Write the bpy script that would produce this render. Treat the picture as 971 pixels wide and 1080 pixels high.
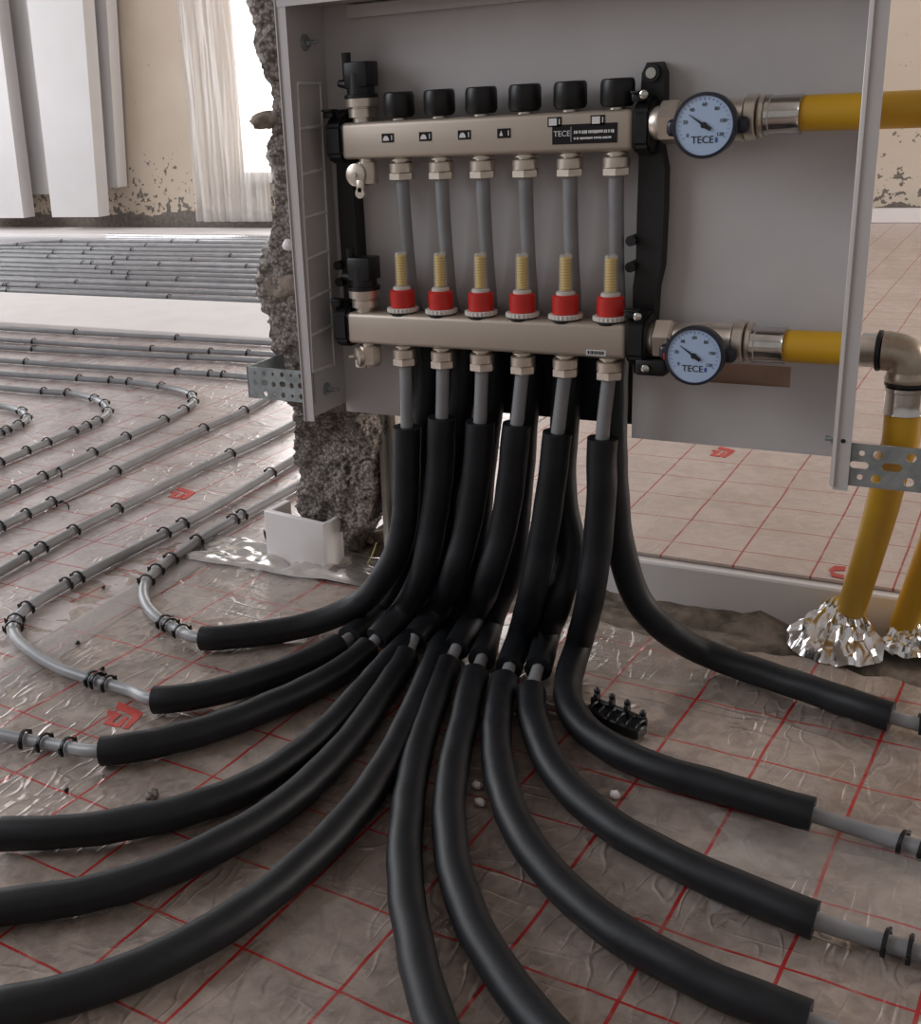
import bpy, bmesh, math, random
from mathutils import Vector, Matrix, noise
random.seed(7)
for o in list(bpy.data.objects): bpy.data.objects.remove(o)
scn = bpy.context.scene
COL = scn.collection
rad = math.radians

# ------------------------------------------------------------------ camera
FPX, CX, CY, HC = 1228.0, 374.5, 541.7, 0.68
YAW, PITCH, ROLL = rad(31.67), rad(19.47), rad(3.42)
_f = Vector((-math.sin(YAW)*math.cos(PITCH), math.cos(YAW)*math.cos(PITCH), -math.sin(PITCH)))
_r0 = Vector((math.cos(YAW), math.sin(YAW), 0)); _d0 = _f.cross(_r0)
_r = _r0*math.cos(ROLL)+_d0*math.sin(ROLL); _d = -_r0*math.sin(ROLL)+_d0*math.cos(ROLL)
CAM = Vector((0, 0, HC))
cd = bpy.data.cameras.new('camera'); cam = bpy.data.objects.new('camera', cd); COL.objects.link(cam)
cd.sensor_fit = 'HORIZONTAL'; cd.sensor_width = 36; cd.lens = FPX*36/971
cd.shift_x = (485.5-CX)/971; cd.shift_y = (CY-540)/971; cd.clip_start = .02; cd.clip_end = 100
M3 = Matrix((_r, -_d, -_f)).transposed()
cam.matrix_world = Matrix.Translation(CAM) @ M3.to_4x4()
scn.camera = cam

# ------------------------------------------------------------------ light
w = bpy.data.worlds.new('world'); scn.world = w; w.use_nodes = True
bg = w.node_tree.nodes['Background']; bg.inputs[0].default_value = (1.0, .955, .93, 1); bg.inputs[1].default_value = .34
def area(name, loc, rot, sx, sy, e, col):
    l = bpy.data.lights.new(name, 'AREA'); l.shape = 'RECTANGLE'; l.size = sx; l.size_y = sy; l.energy = e; l.color = col
    o = bpy.data.objects.new(name, l); COL.objects.link(o); o.location = loc; o.rotation_euler = rot
    return o
# daylight of the tall windows on the left side of the room; the two lamps after it are added fills
area('daylight_side_window', (-6.9, 2.9, 1.6), (0, rad(-90), 0), 2.4, 4.6, 150, (.95, .97, 1))
area('front_left_fill', (-3.0, -.3, 1.7), (0, rad(-62), rad(14)), 1.5, 1.6, 44, (.88, .93, 1))  # added fill, no known window: lifts the foil at the near left
area('right_room_fill', (3.3, 3.9, 1.5), (0, rad(90), 0), 1.8, 2.6, 125, (1, .93, .87))  # added fill, no known window: brightens the floor of the right room
scn.view_settings.view_transform = 'Standard'; scn.view_settings.look = 'None'
scn.view_settings.gamma = 1; scn.view_settings.use_curve_mapping = False; scn.view_settings.exposure = 0.0

# ------------------------------------------------------------------ helpers
def ray(x, y): return _r*((x-CX)/FPX) + _d*((y-CY)/FPX) + _f
def fl(x, y, z=0.0):            # sight line through a pixel met with the level z
    d = ray(x, y); return CAM + d*((z-HC)/d.z)
def yl(x, y, Y):                # ... met with the upright plane Y
    d = ray(x, y); return CAM + d*(Y/d.y)

def mat(name, col, rough=.5, metal=0.0, **k):
    m = bpy.data.materials.new(name); m.use_nodes = True
    b = m.node_tree.nodes['Principled BSDF']
    b.inputs['Base Color'].default_value = (*col, 1); b.inputs['Roughness'].default_value = rough; b.inputs['Metallic'].default_value = metal
    for a, v in k.items():
        n = {'trans': 'Transmission Weight', 'coat': 'Coat Weight', 'coatr': 'Coat Roughness', 'spec': 'Specular IOR Level', 'alpha': 'Alpha', 'ior': 'IOR', 'es': 'Emission Strength'}.get(a)
        if n: b.inputs[n].default_value = v
        if a == 'ec': b.inputs['Emission Color'].default_value = (*v, 1)
    return m
def N(m, t, **k):
    n = m.node_tree.nodes.new(t)
    for a, v in k.items():
        if isinstance(a, str) and hasattr(n, a): setattr(n, a, v)
    return n
def L(m, a, b): m.node_tree.links.new(a, b)
def bsdf(m): return m.node_tree.nodes['Principled BSDF']
def texco(m, scale=(1, 1, 1), rot=(0, 0, 0)):
    tc = N(m, 'ShaderNodeTexCoord'); mp = N(m, 'ShaderNodeMapping'); L(m, tc.outputs['Object'], mp.inputs[0])
    mp.inputs['Scale'].default_value = scale; mp.inputs['Rotation'].default_value = rot
    return mp.outputs[0]
def mathn(m, op, a, b=None, c=None):
    n = N(m, 'ShaderNodeMath'); n.operation = op
    for i, v in enumerate((a, b, c)):
        if v is None: continue
        if isinstance(v, (int, float)): n.inputs[i].default_value = v
        else: L(m, v, n.inputs[i])
    return n.outputs[0]
def noi(m, vec, scale, detail=3, rough=.5, dist=0):
    n = N(m, 'ShaderNodeTexNoise'); L(m, vec, n.inputs['Vector'])
    n.inputs['Scale'].default_value = scale; n.inputs['Detail'].default_value = detail; n.inputs['Roughness'].default_value = rough; n.inputs['Distortion'].default_value = dist
    return n.outputs['Fac']
def ramp(m, fac, *stops):
    n = N(m, 'ShaderNodeValToRGB'); L(m, fac, n.inputs[0]); e = n.color_ramp.elements
    while len(e) < len(stops): e.new(.5)
    for i, (p, c) in enumerate(stops):
        e[i].position = p; e[i].color = (*c, 1) if len(c) == 3 else c
    return n.outputs[0]
def mixc(m, fac, a, b):
    n = N(m, 'ShaderNodeMix'); n.data_type = 'RGBA'
    if isinstance(fac, (int, float)): n.inputs[0].default_value = fac
    else: L(m, fac, n.inputs[0])
    for s, v in ((6, a), (7, b)):
        if isinstance(v, tuple): n.inputs[s].default_value = (*v, 1)
        else: L(m, v, n.inputs[s])
    return n.outputs[2]
def bump(m, h, strength=.3, dist=.002, prev=None):
    n = N(m, 'ShaderNodeBump'); L(m, h, n.inputs['Height']); n.inputs['Strength'].default_value = strength; n.inputs['Distance'].default_value = dist
    if prev is not None: L(m, prev, n.inputs['Normal'])
    L(m, n.outputs[0], bsdf(m).inputs['Normal']); return n.outputs[0]
def grain(m, c0, c1, scale, bs=0, bd=.001, lo=.3, hi=.7, detail=4):
    v = texco(m); f = noi(m, v, scale, detail)
    L(m, ramp(m, f, (lo, c0), (hi, c1)), bsdf(m).inputs['Base Color'])
    if bs: bump(m, f, bs, bd)
    return m

# ------------------------------------------------------------------ materials
M = {}
M['cab'] = grain(mat('painted_sheet_steel', (.5, .48, .48), .42), (.50, .47, .47), (.56, .53, .525), 9)
M['cabedge'] = mat('cut_sheet_edge', (.8, .78, .77), .3, .4)
M['steel'] = mat('brushed_stainless', (.47, .40, .335), .46, .55)
v = texco(M['steel'], (4, 180, 180)); bump(M['steel'], noi(M['steel'], v, 6, 2), .12, .0005)
M['nickel'] = mat('nickel_brass', (.66, .58, .5), .33, .8); grain(M['nickel'], (.60, .52, .44), (.74, .67, .59), 60)
M['chrome'] = grain(mat('press_sleeve_steel', (.6, .58, .55), .16, 1), (.5, .48, .45), (.66, .64, .61), 50)
M['bronze'] = grain(mat('bronze_elbow', (.42, .36, .29), .35, .9), (.36, .3, .24), (.46, .4, .33), 80, .1)
M['blk'] = grain(mat('black_plastic', (.008, .008, .009), .4, spec=.4), (.0055, .0055, .006), (.009, .009, .0095), 50)
M['rail'] = grain(mat('black_rail_plastic', (.01, .01, .01), .5), (.004, .004, .0045), (.007, .0065, .0065), 40)
m = M['foam'] = mat('black_foam_rubber', (.012, .013, .015), .5, spec=.32)
v = texco(m); f = noi(m, v, 26, 4, .6); L(m, ramp(m, f, (.3, (.0065, .0072, .0092)), (.72, (.0115, .0125, .0155))), bsdf(m).inputs['Base Color'])
b1 = bump(m, noi(m, v, 420, 2), .12, .0006); bump(m, noi(m, v, 38, 3), .22, .003, b1)
m = M['pipe'] = mat('grey_heating_pipe', (.2, .2, .21), .34)
grain(m, (.205, .205, .214), (.275, .275, .285), 20)
M['red'] = grain(mat('red_plastic', (.55, .02, .015), .35), (.5, .018, .012), (.6, .028, .02), 40)
M['ring'] = grain(mat('white_plastic', (.62, .58, .53), .35), (.58, .54, .49), (.68, .64, .6), 40)
M['glass'] = mat('clear_plastic', (.92, .87, .78), .1, 0, alpha=.22, coat=.5)
m = M['scale'] = mat('yellow_scale', (.62, .42, .04), .5)
v = texco(m); sp = N(m, 'ShaderNodeSeparateXYZ'); L(m, v, sp.inputs[0])
t = mathn(m, 'GREATER_THAN', mathn(m, 'FRACT', mathn(m, 'MULTIPLY', sp.outputs[2], 330)), .8)
L(m, mixc(m, t, (.72, .48, .04), (.2, .13, .02)), bsdf(m).inputs['Base Color'])
M['yellow'] = grain(mat('yellow_jacket', (.6, .33, .012), .42), (.56, .3, .010), (.64, .36, .016), 12)
M['galv'] = grain(mat('galvanised_steel', (.34, .37, .38), .4, .75), (.27, .3, .31), (.42, .46, .47), 70)
M['gface'] = mat('gauge_dial', (.42, .55, .76), .3, coat=.6, coatr=.05); grain(M['gface'], (.40, .53, .74), (.45, .58, .79), 30)
M['gcase'] = grain(mat('gauge_case', (.012, .015, .03), .3), (.01, .012, .025), (.016, .02, .035), 40)
M['ink'] = mat('black_print', (.01, .01, .015), .5); M['inkb'] = mat('blue_print', (.02, .08, .4), .5)
M['paper'] = mat('white_print_and_glint', (.7, .68, .68), .5)
M['label'] = mat('dark_label', (.014, .012, .012), .7, spec=.2)
M['white'] = grain(mat('white_foam_board', (.72, .68, .67), .7), (.80, .755, .745), (.86, .815, .805), 8)
M['board'] = grain(mat('white_plasterboard', (.74, .71, .7), .75), (.60, .575, .57), (.65, .625, .62), 3)
M['foilwrap'] = mat('crumpled_foil', (.8, .79, .79), .16, 1); grain(M['foilwrap'], (.7, .69, .69), (.85, .84, .84), 30)
m = M['flap'] = mat('silver_film_flap', (.66, .63, .61), .24, .85); grain(m, (.58, .55, .53), (.72, .69, .67), 40)
M['redprint'] = grain(mat('red_foil_print', (.5, .05, .035), .45), (.42, .04, .03), (.58, .07, .05), 60)

def foil(name, base0, base1, ox, oy, lw=.0034, linecol=(.42, .028, .028), gloss=.3, wr=.35, rot=0.0, sc=1.0, fadeX=1.0):
    m = mat(name, base0, gloss, .25, coat=.35, coatr=.12, spec=.5)
    v = texco(m, rot=(0, 0, rot)); wv = N(m, 'ShaderNodeTexNoise'); L(m, v, wv.inputs['Vector']); wv.inputs['Scale'].default_value = 5; wv.inputs['Detail'].default_value = 2
    va = N(m, 'ShaderNodeVectorMath'); va.operation = 'MULTIPLY_ADD'; L(m, wv.outputs['Color'], va.inputs[0]); va.inputs[1].default_value = (.007, .007, 0); L(m, v, va.inputs[2])
    sp = N(m, 'ShaderNodeSeparateXYZ'); L(m, va.outputs[0], sp.inputs[0])
    def line(s, o, wdt):
        a = mathn(m, 'FRACT', mathn(m, 'MULTIPLY_ADD', s, 10.0, -o*10.0))
        return mathn(m, 'LESS_THAN', mathn(m, 'ABSOLUTE', mathn(m, 'SUBTRACT', a, .5)), wdt*5)
    lx = line(sp.outputs[0], ox-.05, lw); ly = line(sp.outputs[1], oy-.05, lw*.8)
    ly = mathn(m, 'MULTIPLY', ly, fadeX)
    f1 = noi(m, v, 7*sc, 5, .6, .4); f2 = noi(m, v, 45*sc, 5, .65, .8)
    base = ramp(m, mathn(m, 'MULTIPLY_ADD', f2, .5, mathn(m, 'MULTIPLY', f1, .5)), (.41, base0), (.59, base1))
    fade = ramp(m, noi(m, v, 30, 3), (.25, (.45,)*3), (.5, (1,)*3))
    ln = mathn(m, 'MULTIPLY', mathn(m, 'MAXIMUM', lx, ly), fade)
    L(m, mixc(m, ln, base, linecol), bsdf(m).inputs['Base Color'])
    L(m, ramp(m, f1, (.3, (gloss-.1,)*3), (.7, (gloss+.15,)*3)), bsdf(m).inputs['Roughness'])
    # creases of the film: sparse sharp ridges of stretched noise over soft waves
    def ridge(scale, stretch, ang, w_):
        vs = texco(m, stretch, (0, 0, ang)); r_ = mathn(m, 'ABSOLUTE', mathn(m, 'SUBTRACT', noi(m, vs, scale*sc, 1, .4, .25), .5))
        return mathn(m, 'MAXIMUM', mathn(m, 'SUBTRACT', 1.0, mathn(m, 'DIVIDE', r_, w_)), 0.0)
    gate = ramp(m, noi(m, v, 4.5, 2), (.42, (0,)*3), (.62, (1,)*3))
    gate2 = ramp(m, noi(m, v, 6.5, 2), (.45, (0,)*3), (.6, (1,)*3))
    h = mathn(m, 'ADD', mathn(m, 'MULTIPLY', mathn(m, 'MULTIPLY', ridge(7, (1, 3.2, 1), .5, .03), gate2), .55), mathn(m, 'MULTIPLY', mathn(m, 'MULTIPLY', ridge(15, (3.0, 1, 1), -.3, .05), gate), .8))
    h = mathn(m, 'ADD', h, mathn(m, 'MULTIPLY', noi(m, v, 16, 2), 1.2))
    bump(m, h, wr, .006)
    return m
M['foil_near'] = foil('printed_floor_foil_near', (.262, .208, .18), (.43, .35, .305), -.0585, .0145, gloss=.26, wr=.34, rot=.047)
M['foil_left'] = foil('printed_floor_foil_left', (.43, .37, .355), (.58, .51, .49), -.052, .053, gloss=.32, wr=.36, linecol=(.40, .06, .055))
M['foil_far'] = foil('printed_floor_foil_far', (.50, .50, .53), (.62, .62, .65), -.02, .03, gloss=.4, wr=.2, linecol=(.45, .3, .3))
M['foil_right'] = foil('printed_floor_foil_right', (.50, .405, .365), (.62, .51, .465), -.031, .074, gloss=.42, wr=.16, lw=.0028, linecol=(.38, .06, .055))
m = M['film'] = mat('clear_film', (.7, .67, .65), .2, 0, alpha=.16, coat=.8, coatr=.06)
v = texco(m, (1, 2.2, 1), (0, 0, .4)); bump(m, noi(m, v, 22, 4, .6, 1.5), .9, .008)
m = M['tape'] = mat('pale_tape', (.56, .52, .5), .5, 0, alpha=.25); v = texco(m); bump(m, noi(m, v, 30, 3), .3, .002)
m = M['rough'] = mat('broken_lightweight_concrete', (.16, .145, .13), .95)
v = texco(m); vo = N(m, 'ShaderNodeTexVoronoi'); L(m, v, vo.inputs['Vector']); vo.inputs['Scale'].default_value = 190; vo.inputs['Randomness'].default_value = 1
f = noi(m, v, 7, 5, .7); fn = noi(m, v, 170, 5, .75)
c1 = ramp(m, mathn(m, 'MULTIPLY_ADD', mathn(m, 'SUBTRACT', fn, .5), 1.1, vo.outputs['Distance']), (.15, (.43, .395, .37)), (.75, (.13, .115, .105)))
mx = N(m, 'ShaderNodeMix'); mx.data_type = 'RGBA'; mx.blend_type = 'MULTIPLY'; mx.inputs[0].default_value = .85
L(m, c1, mx.inputs[6]); L(m, ramp(m, f, (.3, (.55, .51, .48)), (.7, (1.5, 1.42, 1.35))), mx.inputs[7]); L(m, mx.outputs[2], bsdf(m).inputs['Base Color'])
b1 = bump(m, mathn(m, 'SUBTRACT', 1.0, vo.outputs['Distance']), .7, .004); bump(m, fn, .9, .006, b1)
m = M['plasterrim'] = grain(mat('old_plaster_crust', (.4, .36, .33), .9), (.26, .235, .215), (.56, .51, .47), 120, .9, .006)
M['conc'] = grain(mat('raw_screed', (.2, .16, .125), .95), (.10, .08, .06), (.3, .245, .2), 38, .9, .008, .32, .66, 7)
M['stud'] = grain(mat('dusty_stud', (.5, .48, .45), .6, .2), (.42, .4, .37), (.58, .56, .53), 25)
M['wood'] = grain(mat('raw_slat', (.3, .24, .19), .8), (.42, .36, .31), (.6, .53, .47), 30)
M['brownslot'] = grain(mat('brown_wall_behind', (.16, .11, .085), .9), (.24, .155, .115), (.33, .225, .17), 20)
m = M['plaster'] = mat('cream_plaster_wall', (.62, .53, .45), .85)
v = texco(m); sp = N(m, 'ShaderNodeSeparateXYZ'); L(m, v, sp.inputs[0]); z = sp.outputs[2]
f = noi(m, v, 1.6, 4); base = ramp(m, f, (.35, (.58, .475, .375)), (.65, (.67, .575, .485)))
sm = noi(m, v, 34, 3, .5, .2)                        # chipped spots, denser towards the bare foot of the wall
thr = mathn(m, 'MULTIPLY_ADD', mathn(m, 'MINIMUM', mathn(m, 'MAXIMUM', mathn(m, 'SUBTRACT', z, .10), 0), .42), .48, .535)
spot = mathn(m, 'GREATER_THAN', sm, thr)
bare = mathn(m, 'LESS_THAN', mathn(m, 'MULTIPLY_ADD', noi(m, v, 6, 4), .12, z), .165)
msk = mathn(m, 'MAXIMUM', spot, bare)
L(m, mixc(m, msk, base, ramp(m, noi(m, v, 40, 4), (.3, (.13, .11, .095)), (.7, (.23, .2, .175)))), bsdf(m).inputs['Base Color'])
m = M['sheet'] = mat('plastic_dust_sheet', (.80, .76, .73), .35, 0, alpha=.44, coat=.3, coatr=.15)
m = M['pane'] = mat('bright_daylight_pane', (1, 1, 1), .4, ec=(1, .98, .96), es=3.0)
M['plaster2'] = grain(mat('ceiling_plaster', (.6, .57, .54), .9), (.56, .53, .5), (.62, .59, .56), 4)
M['frame'] = grain(mat('window_frame', (.7, .68, .66), .5), (.68, .66, .64), (.72, .7, .68), 10)
M['straw'] = mat('dry_straw', (.5, .42, .16), .7)
M['knobs'] = M['blk']

# ------------------------------------------------------------------ mesh building
class MB:
    def __init__(s): s.bm = bmesh.new(); s.mi = 0
    def face(s, vs):
        try: f = s.bm.faces.new(vs); f.material_index = s.mi; return f
        except ValueError: return None
    def box(s, x0, x1, y0, y1, z0, z1, bev=0, seg=2, mtx=None):
        r = bmesh.ops.create_cube(s.bm, size=1); vs = r['verts']
        for v in vs: v.co = Vector(((x0+x1)/2+v.co.x*(x1-x0), (y0+y1)/2+v.co.y*(y1-y0), (z0+z1)/2+v.co.z*(z1-z0)))
        fs = {f for v in vs for f in v.link_faces}
        for f in fs: f.material_index = s.mi
        if bev:
            es = list({e for v in vs for e in v.link_edges})
            r2 = bmesh.ops.bevel(s.bm, geom=es, offset=bev, segments=seg, affect='EDGES', profile=.5, material=-1)
            vs = list({v for f in r2['faces'] for v in f.verts} | {v for v in vs if v.is_valid})
        if mtx: bmesh.ops.transform(s.bm, matrix=mtx, verts=[v for v in vs if v.is_valid])
        return s
    def rings(s, rings, cap0=True, cap1=True, close=True):
        R = [[s.bm.verts.new(p) for p in r] for r in rings]; n = len(R[0])
        for a, b in zip(R, R[1:]):
            for i in range(n if close else n-1): s.face((a[i], a[(i+1) % n], b[(i+1) % n], b[i]))
        if cap0: s.face(list(reversed(R[0])))
        if cap1: s.face(R[-1])
        return s
    def lathe(s, org, axis, prof, n=20, hexn=None):
        org = Vector(org); ax = Vector(axis).normalized(); u = ax.orthogonal().normalized(); w_ = ax.cross(u)
        k = hexn or n
        s.rings([[org+ax*t+(u*math.cos(2*math.pi*i/k)+w_*math.sin(2*math.pi*i/k))*r for i in range(k)] for t, r in prof]); return s
    def cyl(s, p0, p1, r0, r1=None, n=16):
        p0 = Vector(p0); p1 = Vector(p1); d = p1-p0; s.lathe(p0, d, [(0, r0), (d.length, r1 if r1 is not None else r0)], n); return s
    def hexnut(s, p0, p1, r):
        p0 = Vector(p0); p1 = Vector(p1); d = p1-p0; l = d.length
        s.lathe(p0, d, [(0, r*.88), (l*.12, r), (l*.88, r), (l, r*.88)], hexn=6); return s
    def tube(s, pts, r, n=12, cap=True, inner=None, wob=0):
        fr = frames(pts); rings = []
        def ring(i, rr):
            p, t, a, b = fr[i]
            return [p+(a*math.cos(2*math.pi*k/n)+b*math.sin(2*math.pi*k/n))*(rr*(1+wob*noise.noise(p*28+Vector((k*.0, 0, 0))+a*math.cos(2*math.pi*k/n)*.6+b*math.sin(2*math.pi*k/n)*.6))) for k in range(n)]
        if inner:
            rings.append(ring(2, inner)); rings.append(ring(0, inner)); rings.append(ring(0, r*.975))
        rr = r if not callable(r) else None
        for i in range(len(pts)): rings.append(ring(i, rr if rr else r(i/(len(pts)-1))))
        if inner:
            rings.append(ring(len(pts)-1, r*.975)); rings.append(ring(len(pts)-1, inner)); rings.append(ring(len(pts)-3, inner))
        s.rings(rings, cap and not inner, cap and not inner); return s
    def prism(s, poly, h, mtx=None):      # polygon in xy extruded by h in z
        a = [s.bm.verts.new((x, y, 0)) for x, y in poly]; b = [s.bm.verts.new((x, y, h)) for x, y in poly]
        n = len(a); s.face(list(reversed(a))); s.face(b)
        for i in range(n): s.face((a[i], a[(i+1) % n], b[(i+1) % n], b[i]))
        if mtx: bmesh.ops.transform(s.bm, matrix=mtx, verts=a+b)
        return s
    def mesh(s, name, mats, ang=38):
        bmesh.ops.recalc_face_normals(s.bm, faces=s.bm.faces)
        me = bpy.data.meshes.new(name); s.bm.to_mesh(me); s.bm.free()
        for m_ in (mats if isinstance(mats, (list, tuple)) else [mats]): me.materials.append(M[m_] if isinstance(m_, str) else m_)
        if ang:
            me.shade_smooth(); me.set_sharp_from_angle(angle=rad(ang))
        return me
    def build(s, name, mats, parent=None, ang=38, loc=None, rot=None):
        o = bpy.data.objects.new(name, s.mesh(name, mats, ang)); COL.objects.link(o)
        if loc is not None: o.location = loc
        if rot is not None: o.rotation_euler = rot
        if parent: par(o, parent)
        return o
def wloc(o):
    l = Vector(o.location)
    return l + wloc(o.parent) + (o.matrix_parent_inverse.translation if o.parent else Vector()) if o.parent else l
def par(o, p):                    # parents are only ever moved, never turned
    o.parent = p; o.matrix_parent_inverse = Matrix.Translation(-wloc(p))
def frames(pts):
    pts = [Vector(p) for p in pts]; out = []; n = len(pts); a = None
    for i in range(n):
        t = (pts[min(i+1, n-1)]-pts[max(i-1, 0)]).normalized()
        if a is None: a = t.cross(Vector((0, 0, 1))); a = a.normalized() if a.length > .05 else t.orthogonal().normalized()
        a = (a-t*a.dot(t)).normalized(); out.append((pts[i], t, a, t.cross(a)))
    return out
def tag(o, label, cat, group=None, kind=None):
    if label: o['label'] = label
    if cat: o['category'] = cat
    if group: o['group'] = group
    if kind: o['kind'] = kind
    return o
def thing(name, label, cat, loc=(0, 0, 0), group=None):
    o = bpy.data.objects.new(name, None); COL.objects.link(o); o.location = loc; o.empty_display_size = .05
    return tag(o, label, cat, group)
def struct(o): o['kind'] = 'structure'; return o
def copyto(src, parent, loc, kids=True):
    c = src.copy(); COL.objects.link(c); c.parent = None; c.location = loc; c.matrix_parent_inverse = Matrix()
    if parent: par(c, parent)
    for ch in src.children:
        k = ch.copy(); COL.objects.link(k); k.parent = c; k.matrix_parent_inverse = ch.matrix_parent_inverse.copy()
    return c
def cr(P, step=.008):             # centripetal-like smooth curve through points; returns samples and index of every control point
    P = [Vector(p) for p in P]; Q = [P[0]*2-P[1]]+P+[P[-1]*2-P[-2]]; out = []; idx = []
    for i in range(1, len(Q)-2):
        p0, p1, p2, p3 = Q[i-1:i+3]; d1 = (p2-p1).length; d0 = max((p1-p0).length, 1e-4); d2 = max((p3-p2).length, 1e-4)
        m1 = ((p1-p0)/d0*d1+(p2-p1))*.5; m2 = ((p3-p2)/d2*d1+(p2-p1))*.5
        n = max(2, int(d1/step)); idx.append(len(out))
        for k in range(n):
            t = k/n; out.append(p1*(2*t**3-3*t*t+1)+m1*(t**3-2*t*t+t)+p2*(-2*t**3+3*t*t)+m2*(t**3-t*t))
    idx.append(len(out)); out.append(P[-1]); return out, idx
def text(s, size, mtname, parent, loc, rx=90, name='lettering', ext=.0002, al='CENTER'):
    c = bpy.data.curves.new('t', 'FONT'); c.body = s; c.size = size; c.align_x = al; c.align_y = 'CENTER'; c.extrude = ext
    o = bpy.data.objects.new('t', c); COL.objects.link(o); dg = bpy.context.evaluated_depsgraph_get()
    me = bpy.data.meshes.new_from_object(o.evaluated_get(dg)); bpy.data.objects.remove(o)
    me.transform(Matrix.Rotation(rad(rx), 4, 'X'))
    me.materials.clear(); me.materials.append(M[mtname]); q = bpy.data.objects.new(name, me); COL.objects.link(q); q.location = loc; par(q, parent); return q

# ------------------------------------------------------------------ the setting
RF = .055                                   # level of the insulated floor of the room on the right
struct(MB().box(-8, 3.5, -2.5, 6.2, -.14, -.04).build('floor', 'conc', ang=0))
def sheet_grid(name, x0, x1, y0, y1, zf, nx, ny, mt, keep=None, edge=None):
    b = MB(); g = {}
    for i in range(nx+1):
        for j in range(ny+1):
            x = x0+(x1-x0)*i/nx; y = y0+((edge(x) if edge else y1)-y0)*j/ny; g[i, j] = b.bm.verts.new((x, y, zf(x, y)))
    for i in range(nx):
        for j in range(ny):
            if keep and not keep(x0+(x1-x0)*(i+.5)/nx, y0+(y1-y0)*(j+.5)/ny): continue
            b.face((g[i, j], g[i+1, j], g[i+1, j+1], g[i, j+1]))
    for v_ in [v_ for v_ in b.bm.verts if not v_.link_faces]: b.bm.verts.remove(v_)
    r = bmesh.ops.extrude_face_region(b.bm, geom=list(b.bm.faces))
    for e in r['geom']:
        if isinstance(e, bmesh.types.BMVert): e.co.z -= .004
    return b.build(name, mt, ang=60)
def wr(x, y, a):
    n1 = noise.noise(Vector((x*14, y*5+x*4, 1))); n2 = noise.noise(Vector((x*9-y*7, y*22, 5)))
    return a*(-abs(n1)-.6*abs(n2))
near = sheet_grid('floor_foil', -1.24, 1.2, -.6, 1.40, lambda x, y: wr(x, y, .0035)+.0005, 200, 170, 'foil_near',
                  edge=lambda x: (1.40 if x < -.66 else 1.37)+.03*noise.noise(Vector((x*7, 3, 0)))+.014*noise.noise(Vector((x*31, 3, 0))))
tag(near, 'crinkled silver floor foil with red grid lines under the black insulated hoses', 'floor foil')
left = sheet_grid('floor_foil', -7, -1.16, -.6, 2.93, lambda x, y: wr(x, y, .003)+.0004, 200, 130, 'foil_left')
tag(left, 'silver floor foil with red grid under the curving grey pipes', 'floor foil')
left2 = sheet_grid('floor_foil', -1.22, -.94, 1.38, 2.93, lambda x, y: wr(x, y, .003), 14, 60, 'foil_left')
tag(left2, 'narrow silver foil strip beside the broken wall stub', 'floor foil')
far = sheet_grid('floor_foil', -7, -.95, 3.4, 5.72, lambda x, y: wr(x, y, .002), 60, 30, 'foil_far')
tag(far, 'floor foil in the rear room covered by dense rows of grey pipe', 'floor foil')
right = sheet_grid('floor_foil', -.86, 3.2, 1.515, 5.66, lambda x, y: RF+wr(x, y, .0012), 120, 100, 'foil_right')
tag(right, 'pinkish printed floor foil with red grid seen below and right of the cabinet', 'floor foil')

# insulation boards, edge strips
tag(MB().box(-.86, 3.2, 1.497, 5.66, -.04, RF-.006, .003, 1).build('insulation_board', 'white'), 'thick white foam board edge under the printed foil behind the hoses', 'foam board')
tag(MB().box(-7, -.95, 2.90, 3.45, -.03, .012, .003, 1).build('threshold_board', 'white'), 'wide flat white foam board between the two fields of grey pipes', 'foam board')
tag(MB().box(-7, -.95, 5.33, 5.70, -.03, .016, .003, 1).build('edge_board', 'white'), 'pale board strip on floor along foot of speckled wall', 'foam board')
tag(MB().box(-.86, 3.2, 5.60, 5.64, RF, .115, .003, 1).build('edge_strip', 'white'), 'pale edge insulation strip at foot of far wall right of cabinet', 'edge strip')
tag(MB().box(-4.88, -3.4, 5.29, 5.32, .0, .022, .004).build('glossy_strip', 'foilwrap'), 'shiny foil edge gleaming behind the dense grey pipes', 'foil strip')
# ceiling slab, unseen, added overhead to dim the foreground and hose tops
struct(MB().box(-7.5, 2.4, -2.6, 1.35, 2.45, 2.6).build('shade_ceiling', 'plaster2', ang=0))
# far wall
struct(MB().box(-8, 3.5, 5.75, 5.95, -.1, 2.9).build('wall_far', 'plaster', ang=0))
# raw screed between the foils, under the broken wall
b = MB()
nx, ny = 90, 30; g = {}
for i in range(nx+1):
    for j in range(ny+1):
        x = -1.0+2.2*i/nx; y = 1.30+.36*j/ny
        z = -.006+.012*noise.noise(Vector((x*22, y*22, 3)))+.008*noise.noise(Vector((x*60, y*60, 1)))-(.012 if y < 1.4 else 0)
        g[i, j] = b.bm.verts.new((x, y, z))
for i in range(nx):
    for j in range(ny): b.face((g[i, j], g[i+1, j], g[i+1, j+1], g[i, j+1]))
screed = tag(b.build('raw_screed', 'conc', ang=60), 'crumbly bare screed strip between the foil and the foam board', 'screed')

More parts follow.
